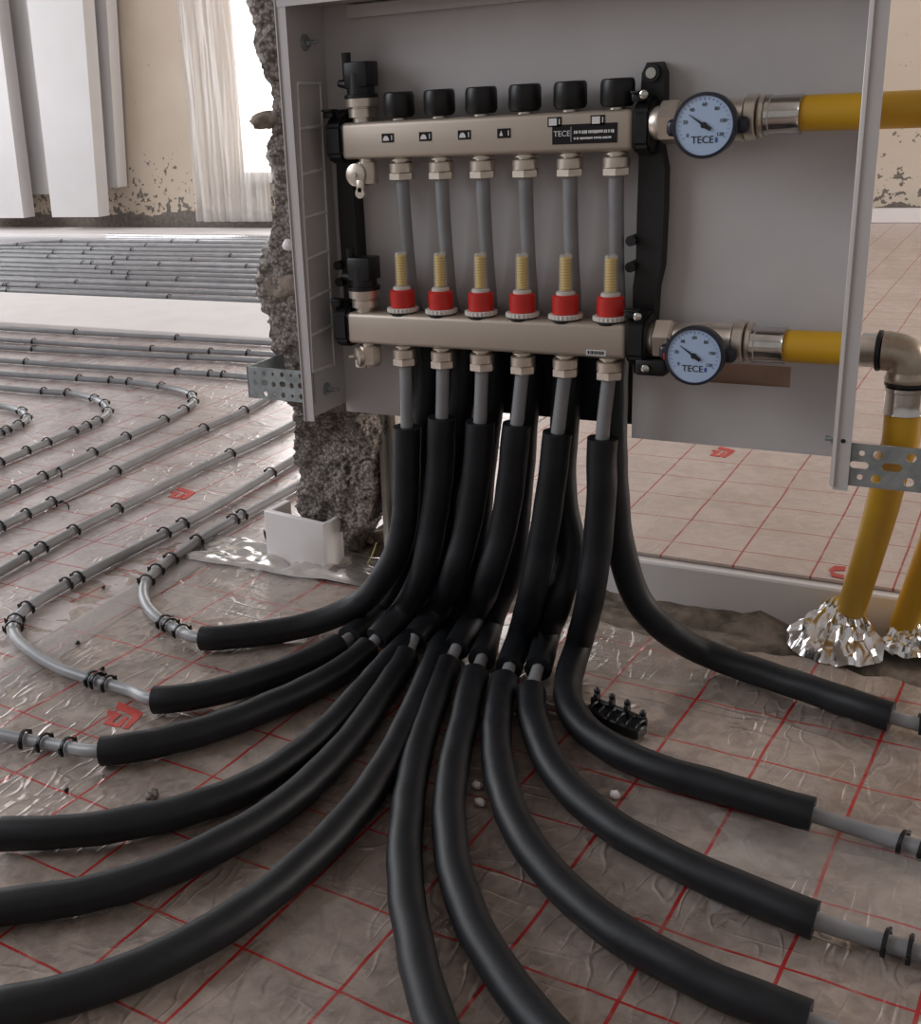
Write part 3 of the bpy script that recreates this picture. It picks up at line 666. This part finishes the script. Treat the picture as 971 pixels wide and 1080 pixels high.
b = MB(); sleeve(b, (-.2595, 1.2, .427), (1, 0, 0), .033, .0178); b.build('press_sleeve', 'chrome', y2)
b = MB(); sleeve(b, (-.162, 1.2, .4268), (1, 0, 0), .02, .0165); b.build('press_sleeve', 'chrome', y2)
y3 = thing('yellow_pipe', 'yellow jacketed pipe dropping from the bronze elbow to foil wrapped floor', 'pipe', (-.12, 1.2, .42))
b = MB(); b.lathe((-.1425, 1.2, .4268), (1, 0, 0), [(0, .0178), (.001, .0196), (.0045, .0196), (.0055, .0178)], 24); b.build('seal_ring', 'blk', y3)
b = MB(); pts, _ = cr([(-.1365, 1.2, .4268), (-.128, 1.2, .4268), (-.1195, 1.2, .4245), (-.1145, 1.2, .418), (-.1135, 1.2, .41), (-.1135, 1.2, .402)], .003)
b.tube(pts, .0182, 22); b.lathe((-.1375, 1.2, .4268), (1, 0, 0), [(0, .0165), (.001, .019), (.007, .019)], 22); b.lathe((-.1135, 1.2, .3985), (0, 0, 1), [(0, .0195), (.003, .0205), (.006, .0195), (.012, .0175)], 22); b.build('elbow', 'bronze', y3)
b = MB(); b.lathe((-.1135, 1.2, .3945), (0, 0, 1), [(0, .0180), (.001, .0198), (.004, .0198), (.005, .018)], 24); b.build('seal_ring', 'blk', y3)
b = MB(); sleeve(b, (-.1135, 1.2, .395), (0, 0, -1), .0275, .0182); b.build('press_sleeve', 'chrome', y3)
pts, _ = cr([(-.1135, 1.2, .370), (-.1135, 1.202, .34), yl(942, 485, 1.235), yl(930, 535, 1.30), yl(917, 580, 1.37), yl(904, 622, 1.425), yl(893, 655, 1.465), yl(884, 685, 1.50)], .008)
MB().tube(pts, .0172, 20).build('jacket', 'yellow', y3)
y4 = MB().tube([fl(872, 643, .02), fl(900, 640, .022), fl(930, 634, .022), fl(950, 630, .022)], .012, 16).build('yellow_pipe', 'yellow'); tag(y4, 'short low yellow pipe piece lying between the two yellow pipe feet', 'pipe')
# crumpled foil round the pipe feet
def crumple(c, rx, ry, h, label, seed, lean=(0, 0)):
    b = MB(); n = 56; R_ = []; rs = random.Random(seed)
    fold = [rs.uniform(.5, 1.5) for _ in range(12)]; ph = [rs.uniform(0, 6.28) for _ in range(12)]
    for k in range(12):
        t = k/11; ring = []
        for i in range(n):
            a = 2*math.pi*i/n
            cr_ = abs(noise.noise(Vector((math.cos(a)*2.6, math.sin(a)*2.6, t*1.6+seed)))); c2 = abs(noise.noise(Vector((math.cos(a)*6, math.sin(a)*6, t*3+seed+5))))
            r = .36+.64*(1-t)**1.25+(.42*cr_+.16*c2-.10)*(1-t*.75)
            ring.append(Vector((c[0]+rx*r*math.cos(a)+lean[0]*t, c[1]+ry*r*math.sin(a)+lean[1]*t, max(c[2]+h*(t**.8)*(1-.2*cr_)+.012*(c2-.1)*math.sin(math.pi*t)+.014*cr_*(1-t), -.004))))
        R_.append(ring)
    b.rings(R_, True, False); return tag(b.build('foil_wrap', 'foilwrap', ang=28), label, 'foil')
crumple((-.183, 1.420, -.002), .056, .044, .052, 'crumpled silver foil wrapped around the foot of yellow pipe', 3, (-.002, .040))
crumple((-.106, 1.452, .0), .032, .026, .034, 'crumpled silver foil at the foot of rightmost yellow pipe', 9, (.0, .015))

# ------------------------------------------------------------------ insulated circuits between manifold and floor
RP, RH = .0078, .0168
ZP, ZH = .0092, .0178
def P3(t):
    k = t[0]
    if k == 'P': return Vector(t[1:4])
    if k == 'Y': return yl(t[1], t[2], t[3])
    return fl(t[1], t[2], t[3] if len(t) > 3 and isinstance(t[3], float) else ZH)
PATHS = {}
def circuit(key, label, pts, rh=RH):
    flags = [(t[-1] if isinstance(t[-1], str) and t[-1] in 'se' else '') for t in pts]
    P = [P3(t) for t in pts]; S, idx = cr(P, .008); PATHS[key] = S
    root = thing('insulated_pipe', label, 'pipe', P[0], 'insulated heating pipes from the manifold')
    MB().tube(S, RP, 12).build('pipe', 'pipe', root)
    st = None
    for i, f_ in enumerate(flags):
        if f_ == 's': st = idx[i]
        if f_ == 'e' and st is not None:
            MB().tube(S[st:idx[i]+1], rh, 18, inner=RP*1.12, wob=.07).build('foam_sleeve', 'foam', root, 60); st = None
    return root
RX = [.006, .003, -.010, -.015, -.015, -.013]
def Fr(i): return [('P', XO[i], YLo, .388)]
def Rr(i): return [('P', XO[i], YU, .600), ('P', XO[i], YU+.002, .56), ('P', XO[i], YU+.008, .50), ('P', XO[i]-.001, YU+.017, .455), ('P', XO[i]+RX[i]*.7, 1.2385, .415, 's'), ('P', XO[i]+RX[i], 1.241, .36)]
YA = 1.195
circuit('F1', 'leftmost front hose sweeping left, its sleeve ending beside a bent grey pipe', Fr(0)+[('Y', 429, 450, YA, 's'), ('Y', 429, 500, YA), ('Y', 427, 545, YA), ('Y', 419, 582, YA), ('Y', 403, 610, 1.19), ('F', 382, 634, .055), ('F', 345, 653, .028), ('F', 300, 664), ('F', 250, 671), ('F', 213, 673, 'e'),
    ('F', 183, 662, ZP), ('F', 163, 649, ZP), ('F', 152, 632, ZP), ('F', 153, 616, ZP), ('F', 165, 602, ZP), ('F', 186, 586, ZP), ('F', 222, 562, ZP), ('F', 270, 536, ZP), ('F', 312, 513, ZP), ('F', 345, 494, ZP), ('P', -1.14, 2.3, ZP), ('P', -1.16, 2.68, ZP), ('P', -1.24, 2.82, ZP), ('P', -1.42, 2.85, ZP), ('F', 284, 362, ZP), ('F', 140, 354, ZP), ('F', 0, 346, ZP), ('P', -3.6, 2.82, ZP)])
circuit('R1', 'rear hose whose sleeve ends left beside a red printed emblem', Rr(0)+[('Y', 436, 520, 1.245), ('Y', 428, 590, 1.24), ('F', 405, 642, .022), ('F', 385, 660, .019), ('F', 368, 673, .019, 'e'), ('F', 357, 681, .022, 's'), ('F', 325, 697), ('F', 280, 714), ('F', 225, 730), ('F', 163, 738, 'e'),
    ('F', 136, 728, ZP), ('F', 98, 717, ZP), ('F', 61, 704, ZP), ('F', 31, 686, ZP), ('F', 15, 668, ZP), ('F', 16, 655, ZP), ('F', 28, 642, ZP), ('F', 82, 610, ZP), ('F', 146, 577, ZP), ('F', 217, 540, ZP), ('F', 302, 489, ZP), ('P', -1.30, 2.2, ZP), ('P', -1.32, 2.52, ZP), ('P', -1.40, 2.67, ZP), ('P', -1.56, 2.70, ZP), ('F', 284, 374, ZP), ('F', 140, 367, ZP), ('F', 0, 358, ZP), ('P', -3.5, 2.66, ZP)])
circuit('F2', 'front hose second from left, lower sleeve ending near three clips at left', Fr(1)+[('Y', 466, 440, YA, 's'), ('Y', 463, 500, YA), ('Y', 456, 555, YA), ('Y', 446, 602, 1.19), ('F', 426, 643, .052), ('F', 397, 674, .026, 'e'), ('F', 388, 684, .020, 's'), ('F', 345, 716), ('F', 300, 738), ('F', 240, 762), ('F', 180, 780), ('F', 107, 792, 'e'), ('F', 60, 786, ZP), ('F', 0, 775, ZP), ('F', -70, 760, ZP)])
circuit('R2', 'rear hose curving left, its sleeve ending at the left edge', Rr(1)+[('Y', 472, 520, 1.245), ('Y', 465, 595, 1.242), ('F', 447, 652, .021), ('F', 424, 684), ('F', 405, 705), ('F', 380, 733), ('F', 335, 780), ('F', 270, 825), ('F', 200, 853), ('F', 100, 874), ('F', 2, 880, 'e'), ('F', -70, 884, ZP)])
circuit('F3', 'front hose third from left, running out through the left edge', Fr(2)+[('Y', 506, 445, YA, 's'), ('Y', 502, 500, YA), ('Y', 493, 555, YA), ('Y', 480, 602, 1.188), ('F', 461, 643, .05), ('F', 437, 673, .026, 'e'), ('F', 428, 693, .019, 's'), ('F', 402, 734), ('F', 366, 785), ('F', 300, 848), ('F', 220, 897), ('F', 120, 936), ('F', 0, 957), ('F', -90, 962, 'e')])
circuit('R3', 'rear hose running to the lower left corner', Rr(2)+[('Y', 506, 520, 1.245), ('Y', 498, 592, 1.238), ('F', 477, 655, .024), ('F', 462, 690), ('F', 450, 718), ('F', 428, 768), ('F', 378, 850), ('F', 290, 937), ('F', 190, 1002), ('F', 90, 1043), ('F', 0, 1064), ('F', -90, 1078, 'e')])
circuit('F4', 'front hose fourth from left, running straight towards the viewer', Fr(3)+[('Y', 545, 447, YA, 's'), ('Y', 539, 505, YA), ('Y', 530, 560, YA), ('Y', 517, 605, 1.188), ('F', 500, 648, .045), ('F', 481, 684, .025, 'e'), ('F', 472, 702, .019, 's'), ('F', 454, 750), ('F', 439, 800), ('F', 429, 860), ('F', 427, 920), ('F', 437, 995), ('F', 462, 1085), ('F', 500, 1170, 'e')])
circuit('R4', 'dented rear hose swinging to the bottom edge right of centre', Rr(3)+[('Y', 547, 520, 1.245), ('Y', 539, 595, 1.236), ('F', 517, 657, .028), ('F', 508, 695, .020, 'e'), ('F', 501, 712, .019, 's'), ('F', 488, 765), ('F', 476, 820), ('F', 474, 875), ('F', 484, 935), ('F', 514, 1003), ('F', 572, 1082), ('F', 640, 1150, 'e')])
circuit('F5', 'front hose fifth from left, sleeve ending at the bottom right', Fr(4)+[('Y', 588, 456, YA, 's'), ('Y', 580, 520, YA), ('Y', 571, 575, YA), ('Y', 561, 625, 1.19), ('F', 549, 668, .034), ('F', 537, 704, .022, 'e'), ('F', 532, 718, .019, 's'), ('F', 524, 760), ('F', 525, 805), ('F', 540, 860), ('F', 575, 915), ('F', 640, 975), ('F', 725, 1025), ('F', 852, 1078, 'e'), ('F', 930, 1110, ZP)])
circuit('R5', 'rear hose with an exposed joint, sleeve ending above the lower right clips', Rr(4)+[('Y', 593, 520, 1.245), ('Y', 601, 580, 1.24), ('Y', 590, 630, 1.215), ('F', 578, 665, .035), ('F', 567, 706, .022, 'e'), ('F', 560, 730, .019, 's'), ('F', 566, 772), ('F', 592, 822), ('F', 640, 867), ('F', 715, 910), ('F', 790, 943), ('F', 860, 971, 'e'), ('F', 910, 987, ZP), ('F', 985, 1010, ZP), ('F', 1060, 1030, ZP)])
circuit('F6', 'rightmost front hose with one unbroken sleeve bending sharply right', Fr(5)+[('Y', 635, 462, YA, 's'), ('Y', 634, 520, YA), ('Y', 630, 575, YA), ('Y', 622, 630, 1.19), ('F', 610, 680, .032), ('F', 599, 718, .020), ('F', 603, 748), ('F', 628, 778), ('F', 680, 806), ('F', 760, 831), ('F', 857, 859, 'e'), ('F', 910, 876, ZP), ('F', 985, 899, ZP), ('F', 1060, 920, ZP)])
circuit('R6', 'rearmost hose swinging right below the cabinet towards the yellow pipes', Rr(5)[:-1]+[('Y', 646, 480, 1.24), ('Y', 650, 545, 1.245), ('Y', 659, 595, 1.25), ('Y', 674, 635, 1.255), ('Y', 702, 664, 1.262), ('F', 745, 689, .025), ('F', 800, 709), ('F', 865, 731), ('F', 940, 756, 'e'), ('F', 990, 770, ZP), ('F', 1060, 790, ZP)])
# black sheet added behind the hoses so the notch of the back panel stays dark
b = MB(); b.box(NX0-.006, NX1+.006, 1.268, 1.274, .312, .425, .002); tag(b.build('notch_backing', 'foam'), 'added black sheet keeping the cabinet notch dark behind the hoses', 'foam sheet')

# ------------------------------------------------------------------ other grey floor pipes
def fpipe(key, label, P):
    S, _ = cr(P, .02); PATHS[key] = S
    return tag(MB().tube(S, RP, 10).build('floor_pipe', 'pipe', None, 60), label, 'pipe', 'grey floor heating pipes')
G = lambda x, y: fl(x, y, ZP)
fpipe('c', 'grey floor pipe third in from the hose bends, passing behind the broken wall', [G(-60, 640), G(0, 603), G(78, 560), G(124, 537), G(210, 494), G(296, 454), Vector((-1.46, 2.25, ZP)), Vector((-1.48, 2.46, ZP)), Vector((-1.56, 2.58, ZP)), Vector((-1.7, 2.62, ZP)), G(283, 381), G(140, 374), G(0, 366), Vector((-3.4, 2.55, ZP))])
fpipe('b', 'grey floor pipe turning just beside the perforated bracket', [G(-60, 590), G(0, 556), G(55, 530), G(122, 497), G(215, 452), G(262, 431), G(286, 417), G(292, 407), G(284, 402), G(262, 398), G(180, 392), G(85, 386), G(0, 380), Vector((-3.2, 2.39, ZP))])
fpipe('p5', 'grey floor pipe with the largest visible turn left of the wall', [G(-60, 555), G(0, 525), G(60, 496), G(133, 461), G(173, 443), G(194, 432), G(204, 424), G(202, 417), G(191, 412), G(170, 407.5), G(136, 403), G(77, 399), G(0, 394), Vector((-3.0, 2.26, ZP))])
fpipe('p6', 'grey floor pipe with the middle turn covered by many clips', [G(-60, 512), G(0, 488), G(35, 473), G(71, 458), G(103, 444), G(114, 434), G(110, 426), G(99, 420.5), G(71, 414.5), G(46, 413), G(0, 409), Vector((-2.8, 2.12, ZP))])
fpipe('p7', 'grey floor pipe with the innermost small turn at the left edge', [G(-50, 478), G(0, 457), G(20, 448), G(28, 441), G(26, 436), G(18, 432), G(0, 428), G(-30, 425)])
rowsY = [5.09, 4.93, 4.77, 4.61, 4.45, 4.29, 4.15, 4.02, 3.90, 3.76, 3.62, 3.50]
ordn = ['nearest the white threshold board', 'second', 'third', 'fourth', 'fifth', 'sixth', 'seventh', 'eighth', 'ninth', 'tenth', 'eleventh', 'rearmost']
for k, Y in enumerate(reversed(rowsY)):
    lab = 'straight grey pipe row in rear room, '+(ordn[k] if k in (0, 11) else ordn[k]+' from the white threshold board')
    e = -5.5+.28*abs(6-k)*.5
    tail = [Vector((e-.02, Y, ZP)), Vector((e-.2, Y-.015, ZP)), Vector((e-.33, Y-.07 if k > 5 else Y+.05, ZP)), Vector((e-.45, Y-.18 if k > 5 else Y+.1, ZP))]
    fpipe('r%d' % k, lab, [Vector((-2.0, Y-.01, ZP)), Vector((-3.2, Y+.008*math.sin(k*2.1), ZP)), Vector((-4.3, Y+.008*math.cos(k*1.7), ZP))]+tail)

# ------------------------------------------------------------------ clips on the pipes
b = MB(); n = 14
arc = [Vector((0, -.0098, -.006)), Vector((0, -.0098, .002))]+[Vector((0, -.0100*math.cos(math.pi*i/n), .0004+.0100*math.sin(math.pi*i/n))) for i in range(n+1)]+[Vector((0, .0098, .002)), Vector((0, .0098, -.006))]
R_ = []
for i, p in enumerate(arc):
    t = (arc[min(i+1, len(arc)-1)]-arc[max(i-1, 0)]).normalized(); nn = Vector((0, t.z, -t.y))*-1
    if i < 2: nn = Vector((0, -1, 0))
    elif i > len(arc)-3: nn = Vector((0, 1, 0))
    else: nn = (p-Vector((0, 0, .0004))).normalized()
    R_.append([p+Vector((-.0018, 0, 0)), p+Vector((.0018, 0, 0)), p+Vector((.0018, 0, 0))+nn*.0022, p+Vector((-.0018, 0, 0))+nn*.0022])
b.rings(R_)
for sgn in (-1, 1):
    b.box(-.0022, .0022, sgn*.0118-.0016, sgn*.0118+.0016, -.004, .0018, .0006, 1); b.box(-.0012, .0012, sgn*.0135-.0012, sgn*.0135+.0012, -.002, .006, 0)
clipmesh = b.mesh('pipe_clip', 'blk', 40)
ORD = ['first', 'second', 'third', 'fourth', 'fifth', 'sixth', 'seventh', 'eighth', 'ninth', 'tenth', 'eleventh', 'twelfth', 'thirteenth']
def along(key, p): S = PATHS[key]; return min(range(1, len(S)-1), key=lambda j: (S[j]-p).length_squared)
def clip(key, p, lab, grp):
    S = PATHS[key]; i = min(range(1, len(S)-1), key=lambda j: (S[j]-p).length_squared); t = S[i+1]-S[i-1]
    o = bpy.data.objects.new('pipe_clip', clipmesh); COL.objects.link(o); o.location = S[i]+Vector((0, 0, .0)); o.rotation_euler = (0, 0, math.atan2(t.y, t.x)+random.uniform(-.12, .12))
    return tag(o, lab, 'clip', grp)
CL = {'F1': ([(164, 603), (152, 614), (180, 589), (209, 571), (248, 548), (253, 544), (171, 657), (178, 661), (194, 668)], 'black clip on the pipe of the topmost left hose'),
      'R1': ([(17, 655), (9, 664), (27, 641), (67, 617), (80, 610), (171, 563), (188, 553), (284, 499), (99, 716), (106, 719), (117, 722)], 'black clip on the pipe of the hose above the emblem'),
      'F2': ([(27, 779), (46, 784), (73, 790)], 'black clip on the grey pipe entering the hose at left'),
      'R6': ([(963, 764)], 'black clip on the pipe at the end of the rearmost right hose'),
      'F6': ([(952, 888), (971, 893)], 'black clip on the pipe leaving the unbroken right hose'),
      'R5': ([(931, 996), (959, 1003)], 'black clip on the pipe leaving the lowest right hose'),
      'c': ([(25, 589), (41, 580), (77, 560), (123, 537), (247, 478)], 'black clip on the third pipe from the hose bends'),
      'b': ([(2, 555), (23, 544), (54, 530), (124, 498), (214, 452), (254, 434), (26, 383), (184, 392), (223, 394), (238, 395)], 'black clip on the pipe turning at the perforated bracket'),
      'p5': ([(14, 516), (39, 504), (93, 478), (131, 460), (173, 443), (194, 432), (205, 424), (203, 416), (169, 407), (134, 403), (115, 402), (78, 400)], 'black clip on the grey pipe with the largest turn'),
      'p6': ([(3, 487), (27, 476), (52, 466), (78, 455), (89, 450), (102, 444), (117, 434), (110, 427), (99, 420), (71, 414), (47, 413)], 'black clip on the grey pipe with the middle turn'),
      'p7': ([(4, 456), (11, 453), (18, 449), (28, 442), (25, 434)], 'black clip on the innermost grey pipe turn at left')}
STARTS = {'F1': 'its hose', 'R1': 'its hose', 'F2': 'the left edge', 'R6': 'its hose', 'F6': 'its hose', 'R5': 'its hose'}
for key, (pp, lab) in CL.items():
    ps_ = sorted((fl(*p, ZP) for p in pp), key=lambda p: along(key, p))
    if key == 'F2': ps_.reverse()
    for k, p in enumerate(ps_):
        clip(key, p, lab.replace('black clip', (ORD[k]+' black clip') if len(ps_) > 1 else 'black clip')+((' from '+STARTS.get(key, 'the near left end')) if len(ps_) > 1 else ''), 'clips on the bent floor pipes')
for key, pp, wh in (('F1', [(82, 350), (189, 356)], 'pipe touching the white threshold board'), ('R1', [(36, 360), (161, 368), (222, 371), (262, 373)], 'second straight pipe before the threshold board'), ('c', [(39, 368), (203, 377)], 'third straight pipe before the threshold board')):
    for k, p in enumerate(pp): clip(key, fl(*p, ZP), '%s black clip from the left on the %s' % (ORD[k], wh), 'clips before the threshold board')
rr = random.Random(11)
for k in range(12):
    for q_, x in enumerate(sorted(rr.uniform(-5.2, -2.75) for _ in range(5 if k > 2 else 4))):
        clip('r%d' % k, Vector((x, PATHS['r%d' % k][5].y, ZP)), '%s tiny clip from the left on the %s pipe row behind the threshold board' % (ORD[q_], 'last' if k == 11 else ORD[k]), 'clips on the rear pipe rows')

# ------------------------------------------------------------------ small things
# wrap of white foam at the foot of the wall
b = MB(); t = .010
xa, xb, ya = -1.022, -.912, 1.385
b.prism([(xa, ya), (xb, ya-.002), (xb+.004, ya+.01), (xb+.006, ya+.014), (xb+.006, ya+.045), (xb-.004, ya+.045), (xb-.004, ya+.022), (xb-.006, ya+.01), (xa+.012, ya+.01), (xa+.012, ya+.06), (xa, ya+.06)], .083, Matrix.Translation((0, 0, .004)))
for v_ in b.bm.verts:
    if v_.co.z > .05: v_.co.z += .004*noise.noise(v_.co*40)-(.008 if v_.co.x > -.95 else 0)
bmesh.ops.bevel(b.bm, geom=list(b.bm.edges), offset=.0015, segments=1, affect='EDGES')
tag(b.build('foam_collar', 'white'), 'white foam strip folded around the foot of broken wall', 'foam strip')
rb = random.Random(5)
for k in range(14):
    x = rb.uniform(-.93, -.83); y = rb.uniform(1.42, 1.55); r = rb.uniform(.006, .016)
    lump('rubble', (x, y, r*.35), (r, r, r*.7), 'conc', k, 2, .5, parent=screed)
# metal stud and slat beside the stub
b = MB(); p0, p1 = yl(398, 437, 1.44), yl(411, 437, 1.44)
b.box(p0.x, p0.x+.0075, 1.44, 1.47, -.02, .42); b.box(p0.x+.0075, p1.x+.003, 1.455, 1.47, -.02, .42)
tag(b.build('metal_stud', 'stud', ang=0), 'narrow grey metal stud between the stub and leftmost hose', 'stud')
p1 = yl(415, 437, 1.45); pts, _ = cr([(p1.x, 1.45, .42), (p1.x, 1.45, .25), (p1.x+.002, 1.45, .12), (p1.x-.012, 1.45, .045), (p1.x-.03, 1.45, .0)], .02)
b = MB(); b.tube(pts, .006, 4); tag(b.build('pale_slat', 'wood', ang=30), 'thin pale slat bending behind the leftmost hose', 'slat')
pts, _ = cr([fl(385, 597, .0), fl(391, 588, .02), fl(397, 572, .04)], .01); tag(MB().tube(pts, .0012, 5).build('straw', 'straw'), 'thin yellow straw at the foot of the stud', 'straw')
# clip magazine: black comb beside the right hose
p = fl(650, 768, .0); rz = -.30
mag = thing('clip_magazine', 'black comb of spare pipe clips lying behind the right hose', 'clip strip', (p.x, p.y, .001))
b = MB(); T = Matrix.Translation(p) @ Matrix.Rotation(rz, 4, 'Z')
b.box(-.042, .034, -.010, .010, .001, .014, .002, 1, T); b.box(-.042, .034, .006, .012, .010, .022, .002, 1, T); b.build('comb_body', 'blk', mag)
for k in range(4):
    b = MB(); x = -.033+k*.0205
    b.box(x-.0028, x+.0028, .004, .012, .012, .030 if k < 3 else .024, .0012, 1, T); b.lathe(T @ Vector((x, .008, .030 if k < 3 else .024)), (0, 0, 1), [(-.002, .0026), (.001, .0038), (.004, .0036), (.006, .0018)], 12); b.build('comb_post', 'blk', mag, 40)
for k in range(6):
    b = MB(); x = -.03+k*.0125; b.tube([T @ Vector((x, -.010*math.cos(a), .013+.008*math.sin(a))) for a in [math.pi*i/8 for i in range(9)]], .0016, 6); b.build('spare_clip', 'blk', mag)
# red emblems printed on the foil
def emblem(polys, zf_, z0, label, parent):
    b = MB()
    for pl in polys:
        q_ = [fl(x, y, z0) for x, y in pl]; c = sum(q_, Vector())/len(q_)
        hi = [b.bm.verts.new((p.x, p.y, zf_(p.x, p.y)+.0008)) for p in q_]; lo = [b.bm.verts.new((p.x, p.y, zf_(p.x, p.y)-.002)) for p in q_]
        f_ = b.face(hi)
        for i in range(len(hi)): b.face((lo[i], lo[(i+1) % len(hi)], hi[(i+1) % len(hi)], hi[i]))
    bmesh.ops.triangulate(b.bm, faces=[f_ for f_ in b.bm.faces if len(f_.verts) > 4])
    o = b.build('printed_emblem', 'redprint', parent, ang=0); o['label'] = label
def E_(sx, sy, ox, oy, pts): return [(ox+x*sx, oy+y*sy) for x, y in pts]
OUTER = [(455, 140), (545, 175), (630, 215), (600, 262), (520, 340), (478, 332), (555, 240), (500, 212), (430, 185)]
INNER = [(378, 200), (425, 212), (472, 226), (405, 290), (438, 300), (498, 240), (524, 252), (462, 326), (400, 315), (338, 300), (395, 240), (364, 224)]
zn = lambda x, y: wr(x, y, .0035)+.0005
emblem([E_(1/6.94, 1/6.94, 60, 720, OUTER), E_(1/6.94, 1/6.94, 60, 720, INNER)], zn, 0, 'red angular emblem printed on the foil', near)
emblem([E_(.092, .058, 717, 463, OUTER), E_(.092, .058, 717, 463, INNER)], lambda x, y: RF, RF, 'faded red emblem near the cabinet bottom', right)
emblem([[(892, 598), (880, 597), (874, 601), (877, 608), (890, 611), (890, 607), (880, 605), (879, 602), (891, 602)]], lambda x, y: RF, RF, 'red emblem beside the yellow pipe', right)
emblem([E_(.098, .06, 144, 506, OUTER), E_(.098, .06, 144, 506, INNER)], lambda x, y: wr(x, y, .003)+.0012, 0, 'faded red emblem between grey pipes', left)
# pale tape and loose film
b = MB(); a0 = fl(12, 745); a1 = fl(128, 628); ln = (a1-a0)
g = {}
for i in range(30):
    for j in range(4):
        x = -1.085+.06*(j/3-.5)*1.0; y = .45+.95*i/29; g[i, j] = b.bm.verts.new((x-.06*(i/29), y, .0012+.0012*noise.noise(Vector((x*30, y*30, 0)))))
for i in range(29):
    for j in range(3): b.face((g[i, j], g[i+1, j], g[i+1, j+1], g[i, j+1]))
tp = b.build('tape_strip', 'tape', ang=60); tp.modifiers.new('s', 'SOLIDIFY').thickness = .0006
tag(tp, 'pale translucent tape strip along the foil seam at left', 'tape')
def film(c, sx, sy, rot, label, seed, amp=.012):
    b = MB(); g = {}; n1, n2 = 46, 34
    for i in range(n1+1):
        for j in range(n2+1):
            u, v_ = i/n1-.5, j/n2-.5; e = 1+.25*noise.noise(Vector((u*5, v_*5, seed)))
            x, y = u*sx*e, v_*sy*e; q_ = Vector((x*18, y*18, seed)); z = .0015+amp*abs(noise.noise(q_))+amp*.6*abs(noise.noise(q_*2.3))
            z *= min(1, 6*(.52-abs(u)), 6*(.52-abs(v_))); g[i, j] = b.bm.verts.new((x, y, z+.001))
    for i in range(n1):
        for j in range(n2): b.face((g[i, j], g[i+1, j], g[i+1, j+1], g[i, j+1]))
    o = b.build('film_sheet', 'film', ang=35, loc=(c[0], c[1], .001), rot=(0, 0, rot)); return tag(o, label, 'film')
p = fl(305, 592); ff = film(p, .34, .11, .05, 'shiny crumpled silver foil flap in front of the white foam strip', 2, .016); ff.data.materials[0] = M['flap']
p = fl(255, 625); film(p, .2, .2, .2, 'glossy clear film on the foil left of the topmost left hose', 4, .006)
p = fl(905, 930); film(p, .24, .16, .2, 'wrinkled clear film between the ends of right hoses', 5, .008)
p = fl(670, 690); film(p, .20, .14, .1, 'crumpled film edge left of the crumpled foil below rearmost hose', 8, .014)
# debris
for (x, y, r, s) in ((160, 838, .0075, 1), (70, 833, .003, 2), (82, 678, .0035, 4), (109, 619, .003, 5), (108, 705, .0035, 6)):
    c = fl(x, y, r*.7); tag(lump('debris_bit', c, (r, r, r*.8), 'rough' if s == 1 else 'blk', s, 2, .4), {1: 'round grey stone chip on the foil between two left hoses', 2: 'small dark crumb left of the round stone chip', 4: 'black crumb on the pale tape', 5: 'black crumb between two bent grey pipes', 6: 'black crumb above the three clips'}[s], 'debris')
for (x, y, s) in ((62, 500, 1), (66, 536, 2), (281, 568, 3)):
    c = fl(x, y, .004); o = bpy.data.objects.new('loose_clip', clipmesh); COL.objects.link(o); o.location = c; o.rotation_euler = (1.4, .2, s*1.3)
    tag(o, {1: 'loose black clip lying on foil between left pipes, farther back', 2: 'loose black clip lying on foil between left pipes, nearer', 3: 'loose black clip beside the white foam strip'}[s], 'clip')
for (x, y, s) in ((648, 838, 3), (503, 828, 5), (506, 846, 7)):
    c = fl(x, y, .004); tag(lump('plaster_crumb', c, (.006, .005, .004), 'white', s, 2, .4), {3: 'pale crumb under the right hoses', 5: 'pale crumb between the two centre hoses', 7: 'lower pale crumb between the two centre hoses'}[s], 'debris')
